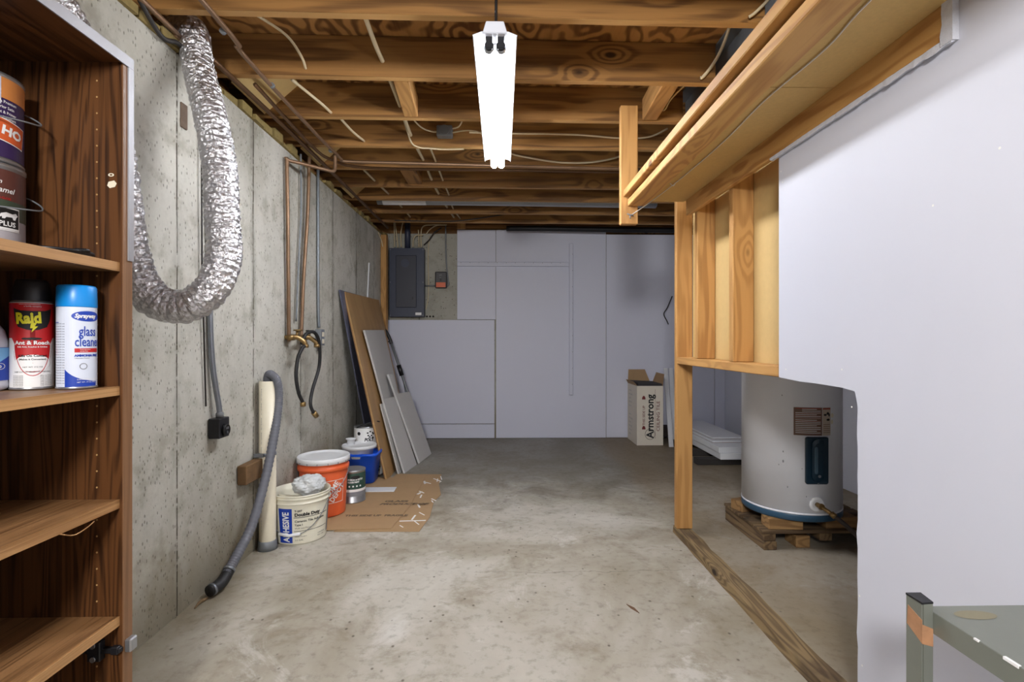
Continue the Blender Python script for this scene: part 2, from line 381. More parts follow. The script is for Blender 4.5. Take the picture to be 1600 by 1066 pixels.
# middle sheet with a broken top edge
pts = [(-.0625, .004), (1.160, .004), (1.160, 2.305)]
for k in range(30): pts.append((1.15-k*.0405, 2.312+random.uniform(-.006, .004)))
pts.append((-.0625, 2.312))
obj('wall_panel', MB().prism([(x, 5.61, z) for x, z in pts], (0, .014, 0)), P, wb)
wp(1.166, 2.38, .004, 2.268); wp(2.386, 2.499, .004, 2.268)
obj('batten', B(-.492, .745, 5.580, 5.6095, 1.905, 1.95), P, wb, bevel=.004)
obj('batten', B(.747, .788, 5.578, 5.6095, .482, 2.162), P, wb, bevel=.004)
mb = MB()
for k in range(12): mb.lathe([(.004, 0), (.004, .004)], (-.45+k*.1, 5.576, 1.943), 8, 'y')
for k in range(9): mb.lathe([(.0035, 0), (.0035, .004)], (.782, 5.574, .6+k*.18), 8, 'y')
obj('nail_heads', mb, steel_d, wb, kind='stuff')
obj('furring_strip', B(-.50, 2.5, 5.60, 5.64, 2.325, 2.365), joist_m, wb)
obj('wood_block', B(-.49, -.40, 5.56, 5.60, 2.315, 2.38), stud_z, wb, bevel=.003)
obj('rim_board', B(-1.5, 2.6, 5.66, 5.70, 2.272, 2.462), joist_m, wb)
mb = MB()
for x in (-.83, -.795, -.76): mb.lathe([(.011, 0), (.011, .004)], (x, 5.6215, 1.352), 10, 'y')
obj('drilled_holes', mb, seam_d, wb, kind='stuff')
# alcove
struct('wall_alcove', B(2.5, 2.6, .4, 5.625, -.02, 2.28), white_dw)
# ceiling: subfloor + joists
ce = struct('ceiling', B(-1.6, 3.0, -1.5, 5.9, 2.466, 2.485), ply_m)
JY = [-.02, .46, .94, 1.41, 1.88, 2.32, 2.745, 3.15, 3.55, 3.965, 4.324, 4.765, 5.135]
for i, y in enumerate(JY):
    tilt = random.uniform(-.006, .006)
    z0 = 2.28+random.uniform(-.002, .004)
    mb = MB(); n = 14; vs = []
    for k in range(n+1):
        x = -1.45+k*(2.445 if y < 2.9 else 4.0)/n; wv = .003*mnoise.noise(Vector((x*1.5, y*5, 0)))
        for (dy, dz) in ((0, 0), (.038, 0), (.038, 1), (0, 1)):
            vs.append((x, y+dy+wv+.028*(x-.3)*.6+(tilt if dz == 0 else 0), 2.465 if dz else z0+wv))
    fs = [(4*k+j, 4*k+(j+1) % 4, 4*k+4+(j+1) % 4, 4*k+4+j) for k in range(n) for j in range(4)]+[(3, 2, 1, 0), (4*n, 4*n+1, 4*n+2, 4*n+3)]
    fs = [f[::-1] for f in fs]
    mb.add(vs, fs); jo = obj('joist', mb, joist_m, ce, bevel=.0025); jo.data.materials.append(joist_bottom)
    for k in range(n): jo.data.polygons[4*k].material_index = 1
    if 1 < y < 2.9: obj('joist', B(1.17, 2.55, y+.04, y+.078, 2.28, 2.465), joist_m, ce)
# blocking pieces between the joists
obj('blocking', MB().prism([(-.505, 2.36, 2.285), (-.43, 2.36, 2.285), (-.43, 2.36, 2.39), (-.505, 2.36, 2.39)], (-.02, .37, 0)), stud_y, ce, bevel=.004)
obj('blocking', MB().prism([(.755, 2.365, 2.283), (.835, 2.365, 2.283), (.835, 2.365, 2.40), (.755, 2.365, 2.40)], (.01, .375, 0)), stud_y, ce, bevel=.004)
obj('blocking', B(-.73, -.62, 3.60, 3.955, 2.30, 2.42), joist_y, ce, bevel=.004)
for (a0, b0) in ((2.38, 2.74), (3.19, 3.54), (4.00, 4.32)):
    obj('insulation_facing', MB().prism([(-1.26, a0, 2.285), (-1.08, a0, 2.45), (-1.26, a0, 2.45)], (0, b0-a0-.02, 0)), kraft, ce)
# steel beam that carries the joist ends
mb = B(1.0, 1.13, -1.5, 2.9, 2.272, 2.28); mb.box(1.0, 1.13, -1.5, 2.9, 2.458, 2.466); mb.box(1.06, 1.068, -1.5, 2.9, 2.28, 2.458)
sb = struct('trim_1', mb, steel_d)
# ---------------------------------------------------------- partition (right wall)
wr = thing('wall_right', (.968, 1.2, 0), None, None, kind='structure')
mb = MB(); n = 40; vs = []
for k in range(n+1):
    yy = -1.5+k*(2.842+1.5)/n; rg = .006*mnoise.noise(Vector((yy*7, 3, 1)))
    for x, z in ((.968+rg, .001), (1.057+rg*1.5, .001), (1.057+rg*1.5-.004, .036+rg), (.972+rg, .038+rg*.6)): vs.append((x, yy, z))
fs = [(4*k+j, 4*k+4+j, 4*k+4+(j+1) % 4, 4*k+(j+1) % 4) for k in range(n) for j in range(4)]+[(0, 1, 2, 3), (4*n+3, 4*n+2, 4*n+1, 4*n)]
mb.add(vs, fs); obj('sill_plate', mb, sill_m, wr, label='rotten damp-stained floor plate')
obj('stud', B(.968, 1.057, 2.78, 2.818, .039, 2.27), stud_z, wr, bevel=.003)
obj('stud', B(.968, 1.057, 2.482, 2.52, .992, 1.82), stud_z, wr, bevel=.003)
obj('stud', B(.968, 1.057, 2.098, 2.136, .992, 1.82), stud_z, wr, bevel=.003)
obj('stud', B(.969, 1.057, 1.36, 1.398, .992, 1.82), stud_z, wr, bevel=.003)
obj('cross_plate', B(.9685, 1.057, 1.30, 2.779, .953, .991), stud_y, wr, bevel=.003)
obj('header', B(.944, .967, 1.055, 2.575, 1.722, 1.812), rail_y, wr, bevel=.003)
obj('backing_panel', B(1.058, 1.070, 1.28, 2.779, .955, 2.26), kraft, wr)
pts = [(-1.5, .002)]
for k in range(24): pts.append((1.338+.003*mnoise.noise(Vector((0, k*.7, 5)))+(.004 if k % 7 == 0 else 0), .03+k*.038))
pts += [(1.345, .930), (1.350, .9435), (1.40, .949), (1.52, .951), (1.6, .950), (1.722, .955), (1.724, .96), (1.724, 1.716)]
for k in range(18): pts.append((1.68-k*.037, 1.717+random.uniform(-.003, .003)))
pts += [(1.042, 1.716), (1.042, 2.27), (-1.5, 2.27)]
dw = obj('drywall_sheet', MB().prism([(.955, a, b) for a, b in pts], (.0128, 0, 0)), white_dw, wr)
# ragged joint compound strip along the header and up the corner
mb = MB(); vs = []; n = 60
for k in range(n+1):
    yy = 1.04+k*(1.76-1.04)/n; r1 = random.uniform(-.003, .003); wd = .011*(1-.45*k/n)
    if k == n: wd = .001
    vs += [(.942+r1*.3, yy, 1.7225), (.9415+r1*.3, yy, 1.717-wd+r1), (.9545, yy, 1.712+r1*.3), (.9545, yy, 1.7225)]
fs = [(4*k+j, 4*k+(j+1) % 4, 4*k+4+(j+1) % 4, 4*k+4+j) for k in range(n) for j in range(4)]+[(3, 2, 1, 0), (4*n, 4*n+1, 4*n+2, 4*n+3)]
mb.add(vs, fs)
vs = []; n = 24
for k in range(n+1):
    z = 1.71+k*(2.26-1.71)/n; r1 = random.uniform(-.005, .006)
    vs += [(.940, 1.062+r1, z), (.940, 1.036, z), (.9545, 1.036, z), (.9545, 1.062+r1, z)]
fs = [(4*k+j, 4*k+(j+1) % 4, 4*k+4+(j+1) % 4, 4*k+4+j) for k in range(n) for j in range(4)]+[(3, 2, 1, 0), (4*n, 4*n+1, 4*n+2, 4*n+3)]
mb.add(vs, fs); obj('joint_compound', mb, mud, wr)
mb = MB()
for (yy, z) in ((1.68, .985), (1.40, 1.0), (1.36, .9), (1.70, 1.62), (1.71, 1.66), (1.1, 1.38), (.95, 1.45), (1.33, .4), (1.32, .22)):
    mb.lathe([(.0028, -.0009), (.0022, 0)], (.9550, yy, z), 8, 'x')
obj('screw_dimples', mb, gyp, wr, kind='stuff')

# ================================================================== HANGING SHELF
hs = thing('hanging_shelf', (.79, 1.0, 1.775), 'long lumber shelf hung under the joists along the right partition', 'shelf')
obj('rail', B(.650, .739, -1.2, 2.598, 1.776, 1.812), rail_y, hs, bevel=.003)
obj('rail', B(.628, .70, -1.2, 2.598, 1.824, 1.860), rail_y, hs, bevel=.003)
obj('gap_shade_strip', B(.665, .70, -1.2, 2.598, 1.8125, 1.8235), seam_d, hs)  # dark strip standing in for the shade in the gap between the rails
obj('shelf_board', B(.7395, .943, 1.42, 2.598, 1.800, 1.812), osb, hs)
obj('shelf_board', B(.7395, .943, -1.2, 1.417, 1.800, 1.812), osb, hs)
hg = obj('hanger_post', B(.615, .704, 2.60, 2.638, 1.685, 2.30), stud_z, hs, bevel=.003)
obj('hanger_post', B(.615, .704, -.75, -.712, 1.685, 2.30), stud_z, hs, bevel=.003)
def cable(name, pts, r, mat, label, cat='cable', group=None, k=6, seg=6):
    o = obj(name, MB().tube(smooth_path(pts, k), r, seg), mat); return tag(o, label, cat, group)
cable('grey_cord', [(.774, .6, 1.796), (.774, 1.037, 1.796), (.793, 1.222, 1.796), (.782, 1.488, 1.796), (.795, 1.748, 1.796), (.794, 2.002, 1.795), (.778, 2.341, 1.792), (.735, 2.55, 1.772), (.690, 2.596, 1.745), (.668, 2.594, 1.73)], .0023, plain('pale_grey_cord', (214, 208, 198), .6), 'thin grey cord stapled along the underside of the hanging shelf', 'cord')
st = obj('cable_staple', MB().tube(smooth_path([(.79, 2.28, 1.80), (.78, 2.285, 1.786), (.768, 2.292, 1.7995)], 4), .002, 6), white_pl); tag(st, 'tiny white staple holding the grey cord to the shelf underside', 'staple')
tag(obj('nail', MB().tube([(.665, 2.603, 1.732), (.66, 2.588, 1.724), (.66, 2.586, 1.71)], .003, 6).tube([(.645, 2.59, 1.735), (.678, 2.588, 1.725)], .003, 6), steel_d), 'bent nail at the foot of the shelf hanger', 'nail')

# ================================================================== CEILING LAMP
def lamp(y0, y1, xc, label):
    L = thing('shop_light', (xc, (y0+y1)/2, 2.2), label, 'lamp')
    # reflector profile (x,z) swept along Y
    prof = [(-.074, 2.143), (-.076, 2.150), (-.046, 2.160), (-.040, 2.157), (.040, 2.157), (.046, 2.160), (.076, 2.150), (.074, 2.143), (.0745, 2.1415), (.0785, 2.151), (.047, 2.1635), (-.047, 2.1635), (-.0785, 2.151), (-.0745, 2.1415)]
    obj('reflector', MB().prism([(xc+a_, y0, b_) for a_, b_ in prof], (0, y1-y0, 0)), frame_w, L)
    obj('housing', MB().prism([(xc-.043, y0-.004, 2.158), (xc+.043, y0-.004, 2.158), (xc+.031, y0-.004, 2.198), (xc-.031, y0-.004, 2.198)], (0, y1-y0+.008, 0)), frame_w, L, bevel=.002)
    for s in (-.021, .021):
        obj('tube', MB().lathe([(.0165, y0+.055), (.019, y0+.058), (.019, y1+.012), (.012, y1+.016)], (xc+s, 0, 2.128), 20, 'y'), tube_m, L)
        obj('tube_end_cap', MB().lathe([(.014, y0+.032), (.0185, y0+.034), (.0185, y0+.0545)], (xc+s, 0, 2.128), 18, 'y'), can_metal, L)
        h_ = MB().box(xc+s-.012, xc+s+.012, y0+.018, y0+.032, 2.118, 2.157); h_.lathe([(.016, y0+.02), (.016, y0+.0315)], (xc+s, 0, 2.128), 16, 'y')
        obj('lamp_holder', h_, black_mt, L)
        h_ = MB().box(xc+s-.009, xc+s+.009, y1+.0165, y1+.024, 2.118, 2.157); obj('lamp_holder', h_, frame_w, L)
    obj('center_clip', B(xc-.006, xc+.006, y0+.02, y0+.03, 2.132, 2.157), frame_w, L)
    for yy in (y0+.1, y1-.1):
        obj('hanging_chain', MB().tube([(xc, yy, 2.198), (xc, yy, 2.30)], .003, 6), steel_d, L)
    return L
lamp(1.77, 3.0, -.024, 'white twin-tube fluorescent shop light hanging under the joists')
cable('lamp_cord', [(-.022, 1.876, 2.42), (-.021, 1.872, 2.36), (-.021, 1.868, 2.27), (-.02, 1.83, 2.205)], .006, wire_k, 'dark cord running up from the fluorescent shop light', 'cord')

# ================================================================== BOOKCASE
XF, YP = -.885, 1.2      # front plane, inner face of the far side panel
bc = thing('bookcase', (-1.07, .8, 0), 'tall dark oak-grained bookcase with light shelf edges at left', 'bookcase')
sp = obj('side_panel', B(-1.268, XF-.0015, YP, YP+.030, 0, 1.752), case_z, bc, bevel=.001)
obj('front_edge', B(XF-.0015, XF, YP+.0005, YP+.0295, 0, 1.752), edge_z, sp)
mb = MB()
for x in (-1.215, -.945):
    for k in range(42): 
        z = .13+k*.038
        mb.lathe([(.0022, -.0006), (.0022, 0)], (x, YP, z), 8, 'y')
obj('shelf_pin_holes', mb, hard_m, sp, kind='stuff')
obj('scuff_mark', Sheet().poly([(-.918, 1.452), (-.905, 1.455), (-.899, 1.448), (-.903, 1.440), (-.915, 1.437), (-.921, 1.443)]).ell(-.912, 1.468, .007, .004, 12, .5).plane((0, YP, 0), (1, 0, 0), (0, 0, 1)), pvc, sp, label='small cream glue scuffs on the inner face')
obj('side_panel', B(-1.268, XF, .16, .19, 0, 1.752), case_z, bc)
obj('back_panel', B(-1.273, -1.2685, .16, YP+.03, .05, 1.752), case_z, bc)
obj('top_panel', B(-1.268, XF-.001, .191, YP-.0005, 1.731, 1.752), case_y, bc)
obj('metal_trim', B(XF, XF+.0035, .16, YP+.03, 1.728, 1.7535), trim_mt, bc, label='silver metal edge strip along the top')
obj('metal_trim', B(XF, XF+.003, YP+.014, YP+.031, 1.27, 1.728), trim_mt, bc, label='silver metal edge strip down the corner')
for i, z in enumerate((1.243, .954, .690, .416)):
    s_ = obj('shelf', B(-1.266, XF-.012, .192, YP-.0005, z, z+.020), shelf_m, bc)
    obj('shelf_edge', B(XF-.012, XF-.007, .192, YP-.0008, z-.0005, z+.0205), edge_m, s_)
obj('bottom_shelf', B(-1.266, XF-.008, .192, YP-.0005, .06, .08), shelf_m, bc)
obj('plinth', B(-.93, -.915, .192, YP-.0005, 0, .0595), case_y, bc)
# hinge
hz = .362
h_ = obj('hinge', B(-.975, XF+.001, YP-.013, YP-.0002, hz-.006, hz+.006).box(-.955, -.925, YP-.018, YP-.0002, hz-.022, hz+.024).box(-.905, -.888, YP-.014, YP-.0002, hz-.009, hz+.009), black_mt, bc, bevel=.002)
mb = MB()
for dz in (-.015, .016): mb.lathe([(.006, -.003), (.006, 0)], (-.940, YP-.018, hz+dz), 12, 'y')
obj('screw', mb, can_metal, h_)
obj('hinge_cup', B(XF+.0005, XF+.016, YP+.002, YP+.026, hz-.013, hz+.018), can_metal, h_, bevel=.003)
# loose splinter under the third shelf
obj('loose_edge_band', MB().tube(smooth_path([(-.893, 1.04, .6895), (-.89, 1.07, .676), (-.888, 1.10, .680), (-.888, 1.12, .687)], 5), .0013, 5), edge_m, bc)

# ---------------- cans on the bookcase
def Rc(r): return r
def can_bail(c, r, z, side, mat, parent):
    pts = [(c[0]+(r+q)*sin(t), c[1]-(r+q)*cos(t), c[2]+z-dz) for t, q, dz in ((2.5, .001, -.018), (2.35, .012, -.01), (2.15, .026, .004), (1.9, .033, .018), (1.6, .028, .024), (1.3, .015, .026), (1.0, .006, .026), (.6, .003, .022), (.1, .002, .01))]
    pts = smooth_path(pts, 5)
    return obj('bail_handle', MB().tube(pts, .0018, 6), mat, parent)
def paint_can(name, c, r, h, body, label, cat='paint can', lidz=True, group=None):
    T = thing(name, c, label, cat, group)
    obj('can_body', MB().lathe([(r-.003, 0), (r, .002), (r, .006), (r-.002, .008), (r-.002, h-.010), (r, h-.008), (r, h-.001), (r-.004, h)], c, 40), body, T)
    obj('lid', MB().lathe([(r-.006, h-.002), (r-.006, h+.001), (r-.014, h+.001), (r-.016, h-.004), (r-.03, h-.0035)], c, 36), can_metal, T)
    return T
c = (-1.125, 1.098, 1.2645); r = .083
T = paint_can('paint_can', c, r, .190, can_metal, 'lower dark grey and white paint can with a bear emblem, under the purple can')
obj('label_wrap', Sheet().rect(-.24, .012, .24, .176, 60).bend(c, r-.002, 0), plain('can_grey_label', (176, 172, 178), .4), T)
obj('label_band', Sheet().rect(-.24, .112, .24, .176, 60).bend(c, r-.0015, 0), plain('can_maroon_label', (92, 52, 46), .4), T)
obj('label_band', Sheet().rect(-.24, .072, .24, .112, 60).bend(c, r-.0013, 0), plain('can_green_label', (60, 74, 60), .4), T)
a0 = 1.52
obj('emblem', Sheet().rect(-.030, .048, .022, .098, 8).bend(c, r-.0011, a0), ink_w, T)
obj('emblem', Sheet().rect(-.0275, .0505, .0195, .0955, 8).bend(c, r-.0007, a0), ink_k, T)
S = Sheet().poly([(-.022, .074), (-.018, .083), (-.008, .087), (.004, .085), (.012, .088), (.017, .083), (.013, .079), (.011, .073), (.006, .073), (.004, .078), (-.008, .077), (-.011, .073), (-.016, .073), (-.016, .077)]); S.text('PLUS', -.022, .058, .014, 1.1, .0004); S.rect(-.027, .0505, .019, .0545)
obj('lettering', S.bend(c, r-.0003, a0), ink_w, T)
obj('lettering', Sheet().text('Premium', -.055, .146, .013, 1., .0002, shear=.3).text('Enamel', -.03, .128, .016, 1., .0002, shear=.3).bend(c, r-.0008, a0-.1), ink_w, T)
obj('lettering', Sheet().text('SEMI-GLOSS', -.03, .114, .006, 1., .0001).bend(c, r-.0008, a0), ink_r, T)
obj('lettering', Sheet().text('3.78 L   ONE GAL', -.03, .022, .008).bend(c, r-.0008, a0), ink_k, T)
can_bail(c, r, .120, 1, steel_d, T)
c = (-1.128, 1.098, 1.2645+.1925); r = .083
T = paint_can('paint_can', c, r, .188, can_metal, 'upper purple and orange paint can stacked on the bookcase')
obj('label_wrap', Sheet().rect(-.24, .010, .24, .178, 60).bend(c, r-.002, 0), ink_p, T)
obj('label_band', Sheet().rect(-.24, .134, .24, .178, 60).bend(c, r-.0014, 0), plain('can_orange_label', (206, 132, 70), .4), T)
obj('label_band', Sheet().rect(-.06, .120, .012, .178, 12).bend(c, r-.0010, 1.2), plain('can_lilac_label', (196, 196, 210), .4), T)
S = Sheet()
for k, t_ in enumerate(('Ultra Premium', 'Interior Satin', 'Paint & Primer', 'Stain Resistant')): S.text(t_, -.02, .124-k*.011, .0085, .9, .0001)
obj('lettering', S.bend(c, r-.0010, 1.42), ink_w, T)
def rot_rect(cx, cy, a_, w_, h_): return [(cx+x*cos(a_)-y*sin(a_), cy+x*sin(a_)+y*cos(a_)) for x, y in ((-w_, -h_), (w_, -h_), (w_, h_), (-w_, h_))]
obj('emblem', Sheet().poly(rot_rect(0, .065, -.15, .031, .024)).bend(c, r-.0006, 1.62), ink_w, T)
obj('emblem', Sheet().poly(rot_rect(0, .065, -.15, .0290, .0220)).bend(c, r-.0001, 1.62), ink_o, T)
obj('lettering', Sheet().text('HO', -.024, .060, .026, 1.1, .0012, rot=-.15).bend(c, r+.0004, 1.62), ink_w, T)
can_bail(c, r, .115, 1, steel_d, T)

tr = thing('black_tray', (-.94, 1.10, 1.2635), 'flat black oval tray lying on the top shelf beside the cans', 'tray')
mb = MB(); prof = [(.0, .0), (.88, .0), (1.0, .008), (1.0, .012), (.94, .012), (.84, .005), (.0, .005)]
vs = []; sg = 36
for k_, (a_, z_) in enumerate(prof):
    for k in range(sg): vs.append((-.975+.072*max(a_, .01)*cos(2*pi*k/sg), 1.118+.07*max(a_, .01)*sin(2*pi*k/sg), 1.264+z_))
mb.add(vs, [(j*sg+k, j*sg+(k+1) % sg, (j+1)*sg+(k+1) % sg, (j+1)*sg+k) for j in range(len(prof)-1) for k in range(sg)], True)
obj('dish', mb, black_pl, tr)
obj('handle', MB().tube(smooth_path([(-.912, 1.10, 1.275), (-.902, 1.118, 1.277), (-.912, 1.135, 1.275)], 5), .004, 8), black_pl, tr)

# bug spray
Z2 = .9745
c = (-1.034, 1.135, Z2); r = .0375
T = thing('spray_can', c, 'red and white ant and roach spray can with a black cap', 'spray can')
obj('can_body', MB().lathe([(r-.002, 0), (r, .002), (r, .004), (r-.0015, .006), (r-.0015, .188), (r-.003, .191), (r-.004, .193)], c, 44), can_metal, T)
obj('cap', MB().lathe([(r-.0045, .188), (r-.004, .192), (r-.0055, .215), (r-.008, .232), (r-.012, .239), (r-.02, .2405), (r-.022, .237), (.004, .237)], c, 40), black_pl, T)
R_ = r-.0015; A0 = .76     # label faces the camera
obj('label_wrap', Sheet().rect(-.117, .006, .117, .188, 60).bend(c, R_, A0, .0002), ink_w, T)
xs = [-.117+i*.234/48 for i in range(49)]
lowc = [.128-.045*min(1, (abs(x)/.030))**2 if abs(x) < .03 else .083-.0*abs(x) for x in xs]
lo_ = [(x, (.052+.06*min(1., max(0, abs(x)-.008)/.03)) if abs(x) < .038 else .112) for x in xs]
S = Sheet().strip(lo_, [(x, .187) for x in xs]); S.ell(0, .083, .0335, .045)
obj('label_red', S.bend(c, R_, A0, .0005), ink_r, T)
S = Sheet().ell(0, .058, .0305, .018); uu = [(.0335*cos(q), .100+.075*sin(q)) for q in [pi+pi*i/24 for i in range(25)]]; S.strip(uu, [(x*.94, .100+(y_-.100)*.97) for x, y_ in uu]); obj('label_oval', S.bend(c, R_, A0, .0008), ink_w, T)
obj('label_oval', Sheet().strip([(x*.90, .100+(y_-.100)*.93) for x, y_ in uu], [(x*.86, .100+(y_-.100)*.91) for x, y_ in uu]).bend(c, R_, A0, .0010), ink_r, T)
obj('label_shield', Sheet().poly([(-.0335, .176), (-.020, .171), (0, .170), (.020, .171), (.0335, .176), (.030, .150), (.024, .136), (.010, .130), (.0, .128), (-.010, .130), (-.024, .136), (-.030, .150)]).bend(c, R_, A0, .0009), ink_k, T)
S = Sheet().text('Raid', -.0275, .143, .032, .74, .0015, rot=.06); S.poly([(-.003, .143), (.007, .146), (.003, .137), (.008, .137), (-.002, .124), (.0, .133), (-.004, .133)])
obj('lettering', S.bend(c, R_, A0, .0013), ink_y, T)
S = Sheet().text('Ant & Roach', 0, .098, .0112, 1., .0004, align='CENTER'); S.text('Kills Ants, Roaches & Crickets', 0, .0915, .0042, .95, .0001, align='CENTER'); S.text('a family company', .0, .179, .004, 1, 0, align='CENTER'); S.rect(-.022, .184, .012, .1846)
obj('lettering', S.bend(c, R_, A0, .0013), ink_w, T)
S = Sheet().text('Kills On Contact', 0, .0715, .0068, 1., .0002, align='CENTER').text('(Makes it Convenient)', 0, .0645, .005, 1., .0001, align='CENTER')
for k in range(7):
    S.text('see back panel', -.034, .030-k*.0035, .0032); S.text('keep out of reach', .012, .030-k*.0035, .0032)
S.text('KEEP OUT OF REACH OF CHILDREN', 0, .038, .0038, 1., 0, align='CENTER'); S.text('NET WT 17.5 OZ', 0, .048, .0042, 1., 0, align='CENTER')
obj('lettering', S.bend(c, R_, A0, .0012), ink_k, T)
S = Sheet().ell(.0, .1105, .015, .0026, 16); S.ell(-.012, .1105, .006, .0022, 12)
for k in range(4): S.poly([(-.010+k*.007, .109), (-.0095+k*.007, .109), (-.013+k*.008, .1055), (-.0135+k*.008, .1055)])
obj('roach_picture', S.bend(c, R_, A0, .0012), ink_k, T)

# glass cleaner
c = (-.948, 1.148, Z2); r = .0365; A0 = .66
T = thing('spray_can', c, 'white glass cleaner spray can with a sky-blue cap', 'spray can')
obj('can_body', MB().lathe([(r-.002, 0), (r, .002), (r, .004), (r-.0015, .006), (r-.0015, .180), (r-.003, .183)], c, 44), can_metal, T)
obj('cap', MB().lathe([(r-.001, .180), (r-.0005, .182), (r-.0015, .224), (r-.004, .228), (r-.01, .229), (.003, .229)], c, 44), ink_s, T)
R_ = r-.0015
obj('label_wrap', Sheet().rect(-.113, .005, .113, .180, 60).bend(c, R_, 0, .0002), plain('can_pale_blue_white', (214, 222, 238), .35), T)
xs = [-.020+i*.06/20 for i in range(21)]
obj('label_wave', Sheet().strip([(x, .0055) for x in xs], [(x, .012+.030*math.exp(-(x+.020)*45)+.002) for x in xs]).bend(c, R_, A0, .0006), ink_b, T)
obj('label_oval', Sheet().ell(.021, .160, .0295, .0115, 28).bend(c, R_, A0, .0006), ink_b, T)
obj('lettering', Sheet().text('Sprayway', -.003, .1565, .0125, .85, .0005, shear=.25).bend(c, R_, A0, .0010), ink_w, T)
S = Sheet().text('glass', .004, .117, .0300, .62, .0004).text('cleaner', -.003, .094, .0300, .60, .0004).text('AMMONIA FREE', -.003, .0715, .0066, 1., .0004)
S.rect(-.046, .145, -.034, .1465, 2)
obj('lettering', S.bend(c, R_, A0, .0008), ink_b, T)
obj('label_strip', Sheet().rect(-.003, .0805, .045, .0895, 10).bend(c, R_, A0, .0006), ink_r, T)
obj('lettering', Sheet().text('Foaming action', .006, .086, .0032, 1).text('streak free', .006, .0822, .0032, 1).text('SURFACE MULTI-USE CLEANER', -.003+.004, .020, .0036, 1).text('NET WT. 19 OZ (539g)', .001, .014, .0036, 1).bend(c, R_, A0, .0010), ink_w, T)
S = Sheet().text('Ultimate Power', -.003, .0665, .0042)
for k in range(24): S.text('directions for use', -.046, .142-k*.0056, .0036)
S.ell(.012, .050, .007, .007, 16, .8)
obj('lettering', S.bend(c, R_, A0, .0008), ink_gr, T)

# bleach bottle (partly outside the frame)
c = (-1.105, 1.09, Z2)
T = thing('bleach_bottle', c, 'white and blue plastic jug left of the roach spray', 'bottle')
obj('bottle_body', MB().lathe([(.040, 0), (.046, .005), (.047, .012), (.047, .085), (.046, .105), (.040, .128), (.027, .147), (.018, .157), (.016, .170)], c, 40), plain('bottle_lilac_white', (206, 208, 222), .35), T)
obj('cap', MB().lathe([(.0185, .168), (.019, .170), (.019, .192), (.017, .194)], c, 24), ink_b, T)
obj('label_wrap', Sheet().rect(-.146, .022, .146, .092, 60, 4).bend(c, .0478, 0), ink_b, T)
xs = [-.05+i*.1/24 for i in range(25)]
obj('label_wave', Sheet().strip([(x, .055+.022*sin(x*30)) for x in xs], [(x, .091) for x in xs]).bend(c, .0480, 1.3), ink_lb, T)
obj('lettering', Sheet().ell(.016, .052, .012, .007, 20, .88).text('bp', .009, .049, .011, 1, .0003).bend(c, .0482, 1.15), ink_w, T)

# ================================================================== LEFT WALL THINGS
# foil duct
D = [(-1.42, 2.17, 2.375), (-1.314, 2.12, 2.37), (-1.235, 2.05, 2.31), (-1.185, 2.0, 2.15), (-1.085, 1.9, 1.93), (-1.021, 1.85, 1.712), (-.984, 1.8, 1.515), (-.967, 1.78, 1.376), (-.990, 1.75, 1.262), (-1.062, 1.72, 1.198), (-1.144, 1.70, 1.212), (-1.192, 1.68, 1.29), (-1.212, 1.66, 1.41), (-1.218, 1.64, 1.556), (-1.216, 1.58, 1.744), (-1.214, 1.48, 1.90), (-1.214, 1.36, 2.02), (-1.21, 1.20, 2.10), (-1.20, .95, 2.15), (-1.20, .6, 2.17)]
path = smooth_path(D, 40); 
# resample evenly
acc = [0]
for i in range(1, len(path)): acc.append(acc[-1]+(path[i]-path[i-1]).length)
N = int(acc[-1]/.0042); rs = []; j = 0
for i in range(N+1):
    d = acc[-1]*i/N
    while j < len(acc)-2 and acc[j+1] < d: j += 1
    rs.append(path[j].lerp(path[j+1], (d-acc[j])/max(1e-6, acc[j+1]-acc[j])))
mb = MB(); sg = 30; vs = []
u = Vector((0, 1, 0)); n = len(rs)
for i in range(n):
    t = (rs[min(i+1, n-1)]-rs[max(i-1, 0)]).normalized(); u = (u-t*u.dot(t)).normalized(); w_ = t.cross(u); d = acc[-1]*i/N
    for k in range(sg):
        th = 2*pi*k/sg; ph = d/.0235+k/sg
        r = .0515+.0055*abs(sin(pi*ph))**.6+.0055*mnoise.noise(Vector((cos(th)*3.2, sin(th)*3.2, d*38)))+.003*mnoise.noise(Vector((cos(th)*9, sin(th)*9, d*90)))
        vs.append(rs[i]+(u*cos(th)+w_*sin(th))*r)
mb.add(vs, [(j*sg+k, j*sg+(k+1) % sg, (j+1)*sg+(k+1) % sg, (j+1)*sg+k) for j in range(n-1) for k in range(sg)], False)
dt = thing('foil_duct', (-1.09, 1.8, 1.15), 'crinkled silver foil duct looping down the concrete wall', 'duct')
obj('flexible_hose', mb, foil, dt)
obj('duct_collar', MB().lathe([(.056, 0), (.058, .002), (.058, .07), (.056, .072)], (-1.40, 2.16, 2.372), 30, 'x', cap=False).lathe([(.0595, .03), (.061, .031), (.061, .042), (.0595, .043)], (-1.40, 2.16, 2.372), 30, 'x', cap=False), steel_d, dt)
# black cable lump by the duct
cable('dark_cable', [(-1.25, 1.75, 2.27), (-1.25, 1.88, 2.20), (-1.235, 1.95, 2.215), (-1.25, 2.05, 2.225), (-1.24, 2.15, 2.22)], .009, wire_k, 'short black cable bundle tucked on the wall top behind the foil duct')

